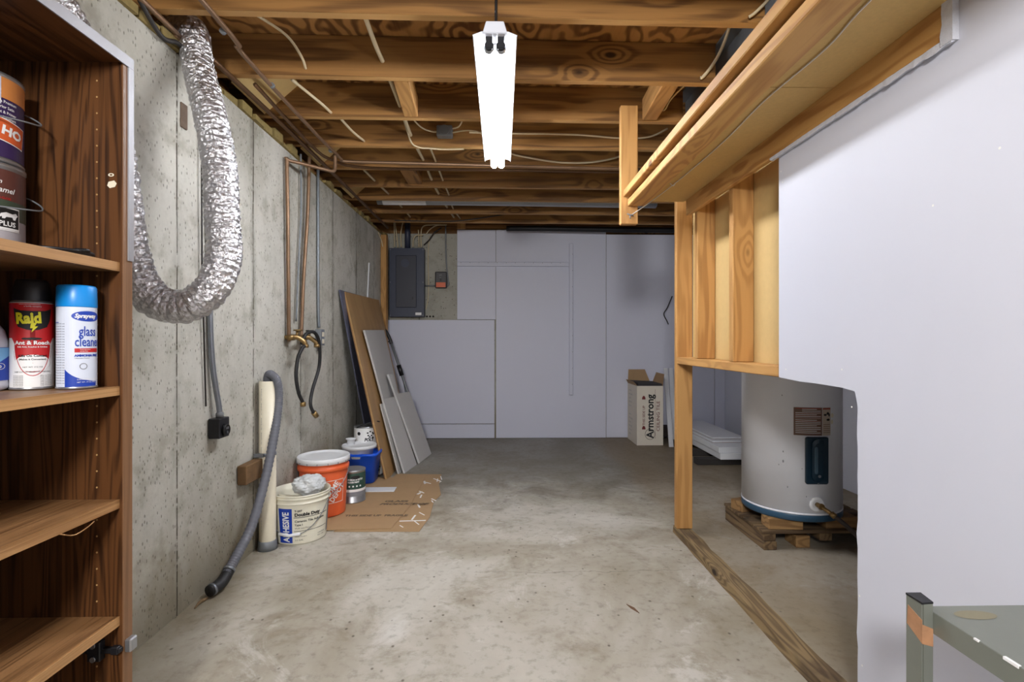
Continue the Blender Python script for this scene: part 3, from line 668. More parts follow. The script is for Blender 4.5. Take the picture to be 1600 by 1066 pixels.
# galvanised conduit with black outlet
T = thing('electrical_conduit', (-1.25, 2.217, .66), 'galvanised conduit behind the foil duct ending in a black outlet', 'conduit')
obj('pipe', MB().tube(smooth_path([(-1.262, 2.2, 2.24), (-1.262, 2.205, 1.8), (-1.262, 2.21, 1.3), (-1.258, 2.222, 1.0), (-1.245, 2.25, .80), (-1.242, 2.253, .757)], 6), .0115, 12), steel, T)
obj('pipe', MB().tube([(-1.262, 2.150, 2.2), (-1.262, 2.155, 1.4), (-1.266, 2.19, .80)], .0035, 8), wire_k, T)
obj('pipe_connector', MB().lathe([(.016, .742), (.016, .762), (.013, .766)], (-1.242, 2.253, 0), 16), steel_d, T)
ob = obj('outlet_box', B(-1.272, -1.222, 2.215, 2.295, .655, .742), black_mt, T, bevel=.003)
obj('round_receptacle', MB().lathe([(.026, 0), (.026, .012), (.022, .014), (.021, .010)], (-1.222, 2.255, .688), 24, 'x'), black_pl, ob)
mb = MB()
for (y_, z_) in ((2.249, .697), (2.261, .697), (2.255, .678)): mb.box(-1.2118, -1.2072, y_-.0015, y_+.0015, z_-.005, z_+.005)
obj('receptacle_slot', mb, ink_gr, ob)

# wood block and standpipe
tag(obj('wood_block', B(-1.272, -1.225, 2.455, 2.62, .385, .478), plain('rough_dark_block', (112, 84, 54), .9, var=.4, sc=30, bump=.6), bevel=.004), 'rough wooden block fixed to the concrete wall beside the standpipe', 'block')
T = thing('standpipe', (-1.21, 2.655, 0), 'cream plastic drain standpipe rising from the floor by the wall', 'pipe')
obj('pipe', MB().lathe([(.041, .045), (.041, .872), (.036, .872), (.036, .80)], (-1.218, 2.655, 0), 32, cap=False), pvc, T)
obj('floor_collar', MB().lathe([(.049, 0), (.046, .02), (.045, .046), (.041, .048)], (-1.218, 2.655, 0), 28), steel_d, T)
obj('strap', MB().lathe([(.0425, .487), (.0435, .488), (.0435, .503), (.0425, .504)], (-1.218, 2.655, 0), 28, cap=False).box(-1.262, -1.215, 2.60, 2.612, .487, .504), steel, T)
S = Sheet()
for k in range(10): S.text('PVC 1120 SCH 40', .0, .1+k*.075, .008, rot=pi/2)
obj('lettering', S.bend((-1.218, 2.655, 0), .041, -.25), ink_gr, T)
mb = MB(); H = [(-1.222, 2.665, .70), (-1.222, 2.662, .84), (-1.214, 2.655, .895), (-1.195, 2.645, .905), (-1.172, 2.655, .875), (-1.168, 2.67, .80), (-1.17, 2.66, .70), (-1.175, 2.62, .56), (-1.18, 2.54, .38), (-1.19, 2.43, .20), (-1.20, 2.31, .105), (-1.205, 2.24, .06)]
hp = smooth_path(H, 26); rr = [.0215+(.0018 if i % 3 == 0 else -.0006) for i in range(len(hp))]
T = thing('drain_hose', (-1.19, 2.4, 0), 'grey corrugated hose hooked over the standpipe down to the floor', 'hose')
obj('hose_tube', mb.tube(hp, rr, 16), grey_hose, T)
el = smooth_path([(-1.204, 2.262, .072), (-1.207, 2.225, .045), (-1.213, 2.19, .034), (-1.226, 2.145, .030)], 8)
obj('hose_elbow', MB().tube(el, [.0245]*len(el), 16), rubber, T, label='black rubber elbow at the floor end')
for p_, n_ in ((el[1], 0), (el[-4], 1)):
    d_ = (el[2]-el[0] if n_ == 0 else el[-3]-el[-5]).normalized()
    obj('hose_clamp', MB().tube([p_-d_*.005, p_+d_*.005], .0265, 16), steel, T)
tag(obj('mop_scrap', MB().tube(smooth_path([(-1.232, 2.14, .004), (-1.24, 2.10, .006), (-1.235, 2.06, .004)], 4), [.006, .007, .008, .008, .007, .006, .005, .004, .003], 6), pallet_m), 'small brown twig on the floor at the hose end', 'debris')

# copper pipes down the wall with faucets
T = thing('water_pipes', (-1.24, 3.07, 1.1), 'pair of copper drop pipes with brass hose taps on the concrete wall', 'pipes')
obj('copper_drop', MB().tube(smooth_path([(-1.05, 3.205, 2.25), (-1.05, 3.205, 2.17), (-1.06, 3.19, 2.145), (-1.10, 3.14, 2.14), (-1.24, 2.985, 2.135), (-1.252, 2.975, 2.12), (-1.252, 2.985, 1.8), (-1.252, 3.0, 1.14), (-1.252, 3.0, 1.10)], 6), .011, 10), copper, T)
obj('copper_drop', MB().tube(smooth_path([(-1.235, 3.27, 2.26), (-1.243, 3.265, 1.9), (-1.25, 3.22, 1.5), (-1.252, 3.19, 1.17), (-1.252, 3.185, 1.11)], 6), .011, 10), copper, T)
obj('copper_drop', MB().tube(smooth_path([(-1.258, 3.19, 2.25), (-1.258, 3.195, 1.9), (-1.258, 3.15, 1.5), (-1.258, 3.12, 1.2)], 6), .006, 8), steel_d, T)
for (yy, dx) in ((3.0, 0), (3.185, 0)):
    f = obj('hose_tap', MB().tube(smooth_path([(-1.272, yy, 1.10), (-1.235, yy, 1.105), (-1.205, yy+.015, 1.10), (-1.175, yy+.03, 1.075), (-1.168, yy+.035, 1.055)], 5), .014, 12)
            .tube([(-1.212, yy+.01, 1.10), (-1.205, yy+.012, 1.14)], .009, 10).lathe([(.018, 1.04), (.018, 1.06)], (-1.168, yy+.035, 0), 16).tube([(-1.235, yy-.03, 1.10), (-1.235, yy+.03, 1.10)], .017, 10), brass, T)
    obj('tap_wheel', MB().lathe([(.006, 1.138), (.024, 1.140), (.026, 1.144), (.024, 1.148), (.006, 1.149)], (-1.204, yy+.012, 0), 18), black_mt if yy > 3.1 else brass, f)
T = thing('rubber_hose', (-1.17, 3.05, .7), 'black washer hose hanging from the left brass tap', 'hose')
obj('hose_tube', MB().tube(smooth_path([(-1.168, 3.035, 1.05), (-1.172, 3.00, 1.04), (-1.185, 2.965, .98), (-1.19, 2.95, .88), (-1.19, 2.985, .78), (-1.185, 3.03, .72)], 10), .0105, 10), rubber, T)
obj('hose_nut', MB().lathe([(.014, .690), (.017, .692), (.017, .712), (.012, .718)], (-1.183, 3.035, 0), 12), brass, T)
T = thing('rubber_hose', (-1.17, 3.2, .6), 'longer black washer hose arching between the taps and hanging right', 'hose')
obj('hose_tube', MB().tube(smooth_path([(-1.195, 3.04, 1.06), (-1.18, 3.07, 1.12), (-1.16, 3.14, 1.135), (-1.155, 3.21, 1.09), (-1.16, 3.25, 1.0), (-1.175, 3.27, .9), (-1.19, 3.21, .78), (-1.19, 3.17, .69), (-1.18, 3.20, .625)], 10), .0105, 10), rubber, T)
obj('hose_nut', MB().tube([(-1.181, 3.198, .632), (-1.172, 3.225, .603)], .0165, 12), brass, T)
# grey conduit and outlet box right of the taps
T = thing('wall_conduit', (-1.25, 3.5, 1.0), 'thin grey conduit dropping to a small metal outlet box right of the taps', 'conduit')
obj('pipe', MB().tube(smooth_path([(-1.262, 3.5, 2.26), (-1.262, 3.5, 1.7), (-1.262, 3.505, 1.3), (-1.258, 3.51, 1.17)], 5), .0095, 10), plain('blue_grey_conduit', (124, 130, 136), .45, .5), T)
ob = obj('outlet_box', B(-1.273, -1.232, 3.475, 3.545, 1.05, 1.16), steel, T, bevel=.002)
for z in (1.078, 1.125): obj('receptacle', B(-1.232, -1.228, 3.492, 3.528, z-.016, z+.016), pvc, ob, bevel=.002)
obj('pipe_stub', MB().tube([(-1.255, 3.50, 1.05), (-1.255, 3.50, 1.01)], .009, 8), plain('brown_stub', (110, 90, 72), .7), T)
# wood scrap marks
tag(obj('white_stick', MB().box(-1.274, -1.264, 4.83, 4.85, 1.49, 1.83, rot=Matrix.Rotation(-.17, 3, 'X')), white_pl), 'thin white stick leaning on the concrete wall above the boards', 'stick')
tag(obj('corner_stud', B(-1.273, -1.215, 5.34, 5.43, 0, 2.20), stud_z, bevel=.004), 'rough yellow stud standing in the back left corner', 'stud')

# ---------------------------------------------------------- ceiling pipes
def pipe(name, pts, r, mat, label, cat='pipe', k=5, group=None, seg=10): 
    return tag(obj(name, MB().tube(smooth_path(pts, k), r, seg), mat), label, cat, group)
cp = pipe('copper_pipe', [(-1.035, -1.0, 2.262), (-1.04, 1.756, 2.262), (-1.067, 2.108, 2.262), (-1.06, 2.9, 2.262), (-1.045, 3.20, 2.262), (-1.03, 3.27, 2.25), (-1.0, 3.30, 2.245), (-.6, 3.34, 2.25), (.3, 3.40, 2.252), (.96, 3.44, 2.255)], .0095, copper, 'copper pipe strapped under the joists and turning right across the room')
mb = MB()
for y_ in (1.95, 2.36, 3.16): mb.lathe([(.0125, -.006), (.0125, .006)], (-1.062, y_, 2.262), 12, 'y')
obj('pipe_strap', mb, steel_d, cp)
pipe('copper_pipe', [(-1.24, -1.0, 2.262), (-1.245, 1.7, 2.26), (-1.25, 1.96, 2.258), (-1.255, 2.02, 2.255)], .0105, copper, 'short copper pipe beside the wall ending at the foil duct')
pipe('copper_pipe', [(-1.215, 2.12, 2.262), (-1.20, 2.7, 2.262), (-1.19, 3.4, 2.262), (-1.19, 5.3, 2.262)], .012, copper_d, 'tarnished copper pipe running along the top of the concrete wall')
pipe('copper_pipe', [(-1.14, 2.36, 2.266), (-1.15, 3.1, 2.262), (-1.10, 3.32, 2.26), (-.9, 3.47, 2.262), (0, 3.50, 2.264), (.96, 3.53, 2.265)], .0095, copper_d, 'dull brown copper pipe behind the bright one under the joists')
rd = pipe('round_duct', [(-1.10, 4.50, 2.345), (0, 4.52, 2.345), (1.4, 4.57, 2.345)], .056, plain('bright_duct_steel', (176, 180, 184), .4, .4), 'silver round metal duct lying between the far joists', 'duct', seg=24)
obj('printed_sleeve', MB().lathe([(.0585, 0), (.0585, .38)], (-1.05, 4.502, 2.345), 24, 'x', cap=False), ink_w, rd, label='white printed sleeve on the left end')
pipe('black_pipe', [(.05, 5.47, 2.30), (.5, 5.47, 2.30), (1.3, 5.47, 2.29), (2.51, 5.47, 2.285)], .030, black_mt, 'black iron pipe running along the top of the far wall', seg=16)
# white cable bundles through the joists
G = 'cream cables running back through the joists'
for i, (x, z, r) in enumerate(((-.547, 2.352, .010),)):
    pipe('cable_run', [(x-.012, 1.93, 2.425), (x-.005, 2.2, 2.375), (x+.008, 2.36, 2.345), (x, 2.75, 2.343), (x-.015, 3.16, 2.352), (x, 3.6, 2.345), (x+.0, 3.97, 2.34), (x+.01, 4.33, 2.335), (x+.035, 4.75, 2.335), (x+.07, 5.2, 2.33)], r, wire_w, 'thick cream cable running back through the joists, leftmost of the long runs', 'cable')
pipe('cable_run', [(-.465, 3.18, 2.33), (-.46, 3.6, 2.335), (-.46, 3.97, 2.335), (-.45, 4.33, 2.325), (-.455, 4.76, 2.32), (-.41, 5.2, 2.32)], .007, wire_w, 'second cream cable through the joists, right of the thick one', 'cable')
pipe('cable_run', [(-1.03, 3.56, 2.345), (-.985, 3.97, 2.325), (-.96, 4.33, 2.33), (-.93, 4.77, 2.33), (-.92, 5.2, 2.33)], .008, wire_w, 'cream cable through the joist ends close to the left wall', 'cable')
pipe('cable_run', [(-1.05, 2.05, 2.43), (-1.02, 2.12, 2.435), (-.93, 2.2, 2.40), (-.88, 2.24, 2.33), (-.885, 2.30, 2.31)], .006, wire_w, 'cream cable looping behind the copper pipe near the foil duct', 'cable')
pipe('cable_run', [(-.98, 2.38, 2.30), (-.93, 2.6, 2.30), (-.91, 2.73, 2.30)], .007, wire_w, 'short cream cable beside the copper pipe between the second and third joists', 'cable')
pipe('cable_run', [(-.90, 2.79, 2.32), (-.87, 2.95, 2.30), (-.845, 3.13, 2.31)], .007, wire_w, 'short cream cable entering the joist left of the junction box', 'cable')
T = thing('junction_box', (-.35, 3.10, 2.32), 'small dark grey junction box on a joist with cables entering', 'junction box')
obj('box_body', B(-.398, -.302, 3.085, 3.148, 2.332, 2.398), steel_d, T, bevel=.006)
obj('cover_plate', MB().lathe([(.030, 0), (.032, .004), (.028, .006)], (-.35, 3.079, 2.365), 20, 'y'), steel_d, T)
cable('white_cable', [(-.545, 2.80, 2.34), (-.594, 3.06, 2.425), (-.575, 3.08, 2.36), (-.545, 3.08, 2.28), (-.50, 3.10, 2.262), (-.446, 3.10, 2.258), (-.35, 3.10, 2.252), (-.231, 3.10, 2.255)], .005, wire_w, 'cream cable looping below the joist left of the junction box')
cable('white_cable', [(-.56, 2.79, 2.40), (-.53, 3.0, 2.40), (-.485, 3.08, 2.375), (-.43, 3.10, 2.362), (-.398, 3.105, 2.362)], .005, wire_w, 'cream cable entering the left side of the junction box')
cable('white_cable', [(-.302, 3.10, 2.38), (-.26, 3.08, 2.385), (-.235, 3.05, 2.42), (-.23, 3.0, 2.45)], .004, wire_w, 'short cream cable rising right out of the junction box')
cable('white_cable', [(-.302, 3.10, 2.355), (-.24, 3.06, 2.35), (-.18, 3.02, 2.335), (-.12, 2.95, 2.29), (-.075, 2.90, 2.205)], .004, wire_w, 'grey cream cable from the junction box to the shop light')
cable('white_cable', [(-.05, 3.32, 2.41), (.049, 3.5, 2.385), (.204, 3.5, 2.348), (.426, 3.5, 2.318), (.649, 3.5, 2.325), (.837, 3.5, 2.37), (.93, 3.48, 2.43)], .0065, wire_w, 'cream cable sagging under the joists right of the shop light')
cable('white_cable', [(-.2, 3.12, 2.366), (.063, 3.125, 2.364), (.459, 3.135, 2.363), (.738, 3.14, 2.346), (.917, 3.13, 2.351), (1.03, 3.12, 2.40)], .0055, wire_w, 'cream cable stapled straight along the joist face right of the shop light')
cable('dark_cable', [(-1.05, 4.98, 2.262), (-.7, 5.0, 2.262), (-.404, 5.0, 2.268), (.101, 5.0, 2.345), (.609, 4.9, 2.40), (1.0, 4.8, 2.44)], .006, wire_k, 'thin black cable drooping diagonally beneath the far joists')
cable('white_cable', [(1.0, 2.2, 2.46), (1.0, 2.26, 2.42), (.975, 2.29, 2.36), (.93, 2.308, 2.30), (.915, 2.312, 2.292)], .0075, wire_w, 'thick cream cable over the second joist above the hanging shelf')
cable('white_cable', [(1.04, 1.80, 2.42), (1.0, 1.85, 2.36), (.95, 1.868, 2.31), (.925, 1.872, 2.292)], .006, wire_w, 'cream cable end above the shelf at the nearest joist')
cable('white_cable', [(.90, 2.40, 2.33), (.86, 2.55, 2.31), (.87, 2.70, 2.32), (.82, 2.742, 2.36)], .0045, wire_w, 'thin cream cable beside the short blocking near the hanging shelf')

# ================================================================== BACK WALL THINGS
T = thing('breaker_panel', (-1.033, 5.57, 1.335), 'navy blue electrical breaker panel on the back concrete wall', 'breaker panel')
obj('cabinet', B(-1.222, -.846, 5.53, 5.624, 1.345, 2.09), navy, T, bevel=.005)
obj('cover_trim', B(-1.224, -.844, 5.524, 5.5298, 1.343, 2.092), navy, T, bevel=.002)
d_ = obj('door', B(-1.150, -.928, 5.512, 5.5238, 1.445, 2.01), navy_d, T, bevel=.004)
obj('round_emblem', MB().lathe([(.045, 0), (.045, .002), (.040, .002), (.040, 0.001), (.02, .001), (.018, .002)], (-1.050, 5.5105, 1.925), 28, 'y'), navy, d_)
obj('latch', B(-.975, -.960, 5.508, 5.5118, 1.53, 1.56), black_mt, d_)
obj('rating_label', B(-.940, -.875, 5.5228, 5.5238, 1.362, 1.39), ink_w, T)
mb = MB()
for x in (-1.212, -.858):
    for z in (1.36, 1.72, 2.075): mb.lathe([(.005, 0), (.005, .002)], (x, 5.5225, z), 10, 'y')
obj('screw', mb, steel_d, T)
obj('conduit_riser', MB().tube([(-1.035, 5.58, 2.091), (-1.035, 5.58, 2.44)], .031, 16), navy, T)
mb = MB()
for x in (-1.168, -1.105, -1.03, -.975, -.91, -.875): mb.lathe([(.011, 2.092), (.011, 2.108), (.007, 2.112)], (x, 5.58, 0), 12)
obj('cable_clamp', mb, steel, T)
pc = [[(-1.178, 5.58, 2.11), (-1.178, 5.58, 2.22), (-1.185, 5.58, 2.42)], [(-1.14, 5.58, 2.11), (-1.15, 5.57, 2.22), (-1.175, 5.56, 2.42)],
      [(-1.105, 5.58, 2.11), (-1.105, 5.56, 2.25), (-1.085, 5.55, 2.36), (-1.05, 5.54, 2.42)],
      [(-.975, 5.58, 2.11), (-.97, 5.57, 2.19), (-.94, 5.56, 2.235), (-.86, 5.55, 2.24)], [(-.91, 5.58, 2.11), (-.91, 5.57, 2.2), (-.915, 5.57, 2.30)],
      [(-.885, 5.58, 2.11), (-.885, 5.56, 2.25), (-.86, 5.54, 2.33), (-.76, 5.52, 2.345), (-.6, 5.5, 2.34)]]
lb = ['first cream cable from the left into the breaker panel', 'slanting cream cable second from left into the breaker panel', 'cream cable just left of the navy riser on the breaker panel',
      'cream cable bending low right above the breaker panel', 'short straight cream cable right of the navy riser', 'cream cable arching to the right above the breaker panel']
for p_, l_ in zip(pc, lb): cable('panel_cable', p_, .0065, wire_w, l_)
cable('panel_cable', [(-.83, 5.60, 2.26), (-.80, 5.58, 2.30), (-.72, 5.56, 2.345), (-.60, 5.54, 2.35)], .006, wire_w, 'second cream cable arching right above the switch box')
cable('panel_cable', [(-.80, 5.61, 2.24), (-.815, 5.612, 2.0), (-.81, 5.612, 1.75), (-.815, 5.612, 1.55), (-.84, 5.612, 1.43)], .005, wire_w, 'cream cable hanging down the concrete beside the breaker panel')
cable('panel_cable', [(-1.265, 5.2, 2.19), (-1.255, 5.3, 2.13), (-1.25, 5.36, 2.05), (-1.235, 5.40, 1.99)], .006, wire_w, 'cream cable curling down from the wall top beside the corner stud')
cable('dark_cable', [(-.86, 5.60, 2.14), (-.80, 5.58, 2.19), (-.74, 5.57, 2.27), (-.66, 5.55, 2.32)], .007, wire_k, 'black cable rising right of the breaker panel')
cable('dark_cable', [(1.90, 5.60, 1.58), (1.84, 5.585, 1.45), (1.80, 5.58, 1.38), (1.835, 5.58, 1.30), (1.85, 5.58, 1.265)], .006, wire_k, 'dark loose wire hanging on the far white wall beside the post')
T = thing('switch_box', (-.67, 5.60, 1.655), 'small dark switch box with an orange lower half on the concrete', 'switch box')
sb_ = obj('box_body', B(-.735, -.604, 5.575, 5.624, 1.662, 1.845), plain('dark_grey_bakelite', (66, 64, 66), .5), T, bevel=.012, seg=2)
obj('orange_plate', B(-.722, -.618, 5.572, 5.5748, 1.672, 1.725), ink_o, T, bevel=.001)
obj('toggle', B(-.678, -.662, 5.562, 5.5745, 1.742, 1.765), black_pl, T, bevel=.002)
obj('lettering', Sheet().text('OFF', -.69, 1.80, .018).text('ON', -.686, 1.775, .012).plane((0, 5.5745, 0), (1, 0, 0), (0, 0, 1)), ink_gr, T)
obj('conduit', MB().tube([(-.843, 5.60, 1.69), (-.735, 5.60, 1.69)], .008, 10), steel_d, T)
obj('conduit', MB().tube(smooth_path([(-.62, 5.60, 2.36), (-.615, 5.60, 2.0), (-.592, 5.60, 1.74), (-.59, 5.60, 1.70), (-.603, 5.60, 1.69)], 5), .008, 10), steel_d, T)

# ================================================================== LEANING BOARDS
def V3(*a): return Vector(a)
A_, B_, C_ = V3(-.887, 3.934, 0), V3(-1.25, 4.058, 1.473), V3(-1.25, 5.17, 1.497)
D_ = A_+(C_-B_)*.97; D_.z = 0
nrm = (B_-A_).cross(C_-B_).normalized()
if nrm.x > 0: nrm = -nrm   # points to the wall
T = thing('plywood_board', (-1.0, 4.5, 0), 'tall brown hardboard sheet leaning on the left wall', 'board')
A2 = A_+V3(0, 0, .0); Dq = A_+(C_-B_); Dq.z = .0
obj('board_face', MB().prism([A_, B_, C_, D_], nrm*.012), hard_m, T)
obj('dark_edge', MB().prism([A_+nrm*.0125, B_+nrm*.0125, B_+nrm*.0125+(C_-B_)*.03-nrm*.0, A_+nrm*.0125+(D_-A_)*.03], nrm*.006).prism([B_+nrm*.013+(A_-B_)*.02, B_+nrm*.013, C_+nrm*.013, C_+nrm*.013+(D_-C_)*.02], nrm*.005), hard_d, T)
# dark sheet behind
a_, b_, c_, d2 = V3(-1.10, 4.30, 0), V3(-1.264, 3.945, 1.478), V3(-1.266, 4.9, 1.49), V3(-1.05, 4.9, 0)
T = tag(obj('dark_board', MB().prism([a_, b_, c_, d2], V3(.010, 0, 0)), plain('slate_board', (84, 86, 104), .35, var=.12)), 'dark slate-coloured sheet leaning behind the brown hardboard', 'board')
# drywall offcuts
def slab(pts, t): return MB().prism([Vector(q) for q in pts], t)
nn = -nrm
p1 = [V3(-1.144, 4.23, 1.171), V3(-1.144, 4.939, 1.186), V3(-.852, 4.86, 0.0), V3(-.852, 4.312, 0.0)]
o = obj('drywall_offcut', slab(p1, nrm*.011), grey_dw); tag(o, 'tall grey drywall piece leaning against the brown hardboard', 'drywall')
obj('cut_edge', slab([p1[0]+nn*.0004-V3(0, .0015, 0), p1[3]+nn*.0004-V3(0, .0015, 0), p1[3]+nn*.0004+V3(0, .018, 0), p1[0]+nn*.0004+V3(0, .018, 0)], nn*.0012), gyp, o)
e1, e2, e3 = V3(-.793, 4.139, 0), V3(-.683, 4.835, 0), V3(-1.026, 4.525, .778)
n3 = (e2-e1).cross(e3-e1).normalized()
if n3.x > 0: n3 = -n3
p3 = [V3(-.998, 4.259, .592), V3(-.955, 4.513, .585), V3(-.742, 4.44, 0), V3(-.793, 4.139, 0)]
o = obj('drywall_offcut', slab(p3, n3*.011), grey_dw); tag(o, 'short narrow grey drywall piece, nearest of the leaning pieces', 'drywall')
obj('cut_edge', slab([p3[0]-n3*.0004-V3(0, .002, 0), p3[3]-n3*.0004-V3(0, .002, 0), p3[3]-n3*.0004+V3(0, .012, 0), p3[0]-n3*.0004+V3(0, .010, 0)], -n3*.0012), gyp, o)
f3 = -n3*.0145
p2 = [V3(-1.026, 4.525, .778), V3(-1.005, 4.639, .77), V3(-.956, 4.60, .60), V3(-.898, 4.88, .588), V3(-.683, 4.834, 0), V3(-.738, 4.46, 0)]
p2 = [q+f3*1.0 for q in p2]
o = obj('drywall_offcut', slab(p2, n3*.012), grey_dw); tag(o, 'notched grey drywall piece, front of the leaning stack', 'drywall')
obj('cut_edge', slab([p2[0]-n3*.0004-V3(0, .002, 0), p2[5]-n3*.0004-V3(0, .002, 0), p2[5]-n3*.0004+V3(0, .024, 0), p2[0]-n3*.0004+V3(0, .024, 0)], -n3*.0014), gyp, o)
p4 = [V3(-1.0, 4.20, .56), V3(-.97, 4.50, .55), V3(-.80, 4.42, 0), V3(-.835, 4.12, 0)]
o = obj('drywall_offcut', slab(p4, n3*.011), grey_dw); tag(o, 'small grey drywall piece hidden just behind the short narrow one', 'drywall')
# folded cart with curved black handle
T = thing('folding_cart', (-1.05, 5.25, 0), 'folded cart with a curved black handle behind the drywall pieces', 'cart')
for dy in (0,):
    obj('handle', MB().tube(smooth_path([(-1.262, 5.24, 1.185), (-1.235, 5.26, 1.20), (-1.20, 5.28, 1.175), (-1.165, 5.29, 1.10), (-1.15, 5.29, 1.05)], 6), .017, 10).box(-1.235, -1.16, 5.275, 5.29, 1.065, 1.08), black_pl, T)
    obj('pole', MB().tube([(-1.152, 5.29, 1.06), (-1.055, 5.29, .77), (-.93, 5.29, .40), (-.80, 5.29, .05)], .013, 10), steel_d, T)
    obj('pole_clamp', MB().tube([(-1.075, 5.29, .83), (-1.04, 5.29, .72)], .024, 10), black_pl, T)
    obj('pole', MB().tube([(-1.03, 5.31, .70), (-.99, 5.33, .45), (-.90, 5.33, .05)], .010, 8), steel, T)
arc = [(-.93-.0+.20*sin(t)*.45-.06, 5.27, .24+.235*cos(t)) for t in [pi*k/12 for k in range(13)]]
obj('wheel_guard', MB().tube(arc, .013, 8), black_pl, T)
obj('wheel', MB().lathe([(.07, -.012), (.085, -.008), (.085, .008), (.07, .012)], (-.97, 5.33, .086), 20, 'x'), rubber, T)

# ================================================================== CARDBOARD ON THE FLOOR
def sheet_on_floor(pts, z0, t, mat, label, cat='cardboard'):
    return tag(obj('cardboard_sheet', MB().prism([(x, y, z0) for x, y in pts], (0, 0, t)), mat, bevel=.001), label, cat)
s1 = sheet_on_floor([(-1.10, 3.02), (-1.02, 2.885), (-.632, 2.905), (-.595, 3.30), (-.60, 3.98), (-1.05, 4.0)], .005, .004, card, 'flattened cardboard sheet with black print under the buckets')
pts = [(-.95, 2.876), (-.467, 2.868), (-.44, 3.1), (-.455, 3.4), (-.425, 3.55), (-.47, 3.8), (-.486, 4.09), (-.85, 4.11), (-.9, 3.4)]
s2 = sheet_on_floor(pts, .0005, .004, card, 'lower cardboard sheet with torn white tape, extending right')
S = Sheet().text('HANDLE WITH', -.83, 3.21, .034, 1.3, .0012).text('CARE', -.82, 3.255, .03, 1.4, .001)
S2 = Sheet().text('THIS SIDE UP  FRAGILE', -.96, 3.105, .04, .95, .002).text('PRODUCT OF', -.80, 3.32, .045, 1.1, .003, shear=.3).text('GLASS', -.78, 3.375, .05, 1.1, .003)
obj('lettering', S2.plane((0, 0, .0091), (1, 0, 0), (0, 1, 0), eps=.0004), plain('faded_print', (96, 78, 58), .8), s1)
rng = random.Random(3); mb = MB()
for k in range(18):
    x, y_ = -.56+rng.uniform(-.03, .10), rng.uniform(2.93, 4.0); a = rng.uniform(-.5, .9); l = rng.uniform(.01, .05); w_ = rng.uniform(.002, .006)
    mb.box(x-w_, x+w_, y_-l, y_+l, .0046, .0058, rot=Matrix.Rotation(a, 3, 'Z'))
mb.box(-.61, -.455, 3.028, 3.04, .0046, .0056, rot=Matrix.Rotation(.06, 3, 'Z'))
obj('torn_tape', mb, ink_w, s2, kind='stuff')
tag(obj('white_strip', B(-1.02, -.765, 3.60, 3.70, .0095, .016, rot=Matrix.Rotation(.02, 3, 'Z')), white_pl, bevel=.001), 'white flat strip lying on the cardboard beside the green can', 'strip')

# ================================================================== BUCKETS
ZC = .0095
def bail(c, r, z, droop, front, mat, parent, a=.0, rad=.0022):
    pts = []
    for k in range(21):
        t = pi*k/20; x = -cos(t)*(r+.004); y_ = -sin(t)*(r+.01)*front; zz = z-droop*sin(t)
        pts.append((c[0]+x*cos(a)-y_*sin(a), c[1]+x*sin(a)+y_*cos(a), c[2]+zz))
    return obj('bail_handle', MB().tube(pts, rad, 7), mat, parent)
# adhesive pail
c = (-1.112, 2.825, .0); rt, rb, hh = .152, .132, .262
T = thing('adhesive_pail', c, 'dirty cream adhesive pail with a blue label, nearest the camera', 'bucket')
obj('pail_body', MB().lathe([(rb-.006, 0), (rb, .004), (rb+.0, .012), (.1465, .212), (.1465, .216), (rt+.004, .217), (rt+.004, .222), (.149, .224), (.149, .238), (rt+.002, .240), (rt+.002, .248), (.150, .250), (.1505, hh-.008), (rt+.003, hh-.006), (rt+.003, hh), (rt-.004, hh), (rt-.006, .22), (rb-.005, .012), (.01, .010)], c, 56, cap=True), cream_pl, T)
R1 = lambda v: .132+(.1465-.132)*(v-.012)/.2
S = Sheet().rect(-.128, .012, -.058, .196, 14, 2); obj('label_blue', S.bend(c, R1, .5, .0008), ink_b, T)
obj('lettering', Sheet().text('ADHESIVE', -.074, .018, .046, .78, .0015, rot=pi/2).bend(c, R1, .5, .0014), ink_w, T)
S = Sheet().text('T-207', -.046, .178, .014, 1, .0005).text('Double Duty', -.046, .155, .023, 1., .0012).text('Ceramic Tile Adhesive', -.046, .122, .0165, 1., .0004).text('Type I', -.046, .103, .0145, 1, .0004).text('Walls and Floors', -.046, .086, .0115)
S.rect(-.05, .146, .13, .149, 20); S.rect(-.05, .073, .13, .0755, 20); S.rect(-.05, .168, .05, .1685, 10)
S.text('Interior', -.046, .054, .010).text('Water resistant', -.046, .042, .009).text('CAUTION', .07, .040, .011).text('READ LABEL', .07, .028, .008).text('3.5 GAL', -.046, .022, .012)
obj('lettering', S.bend(c, R1, .5, .0012), ink_k, T)
obj('label_band', Sheet().rect(.140, .03, .165, .20, 4).bend(c, R1, .5, .0010), ink_gr, T)
bail(c, .149, .232, .175, .98, steel_d, T, .05)
obj('handle_grip', MB().tube([(c[0]-.055, c[1]-.150, .068), (c[0], c[1]-.157, .060), (c[0]+.055, c[1]-.150, .068)], .008, 10), white_pl, T)
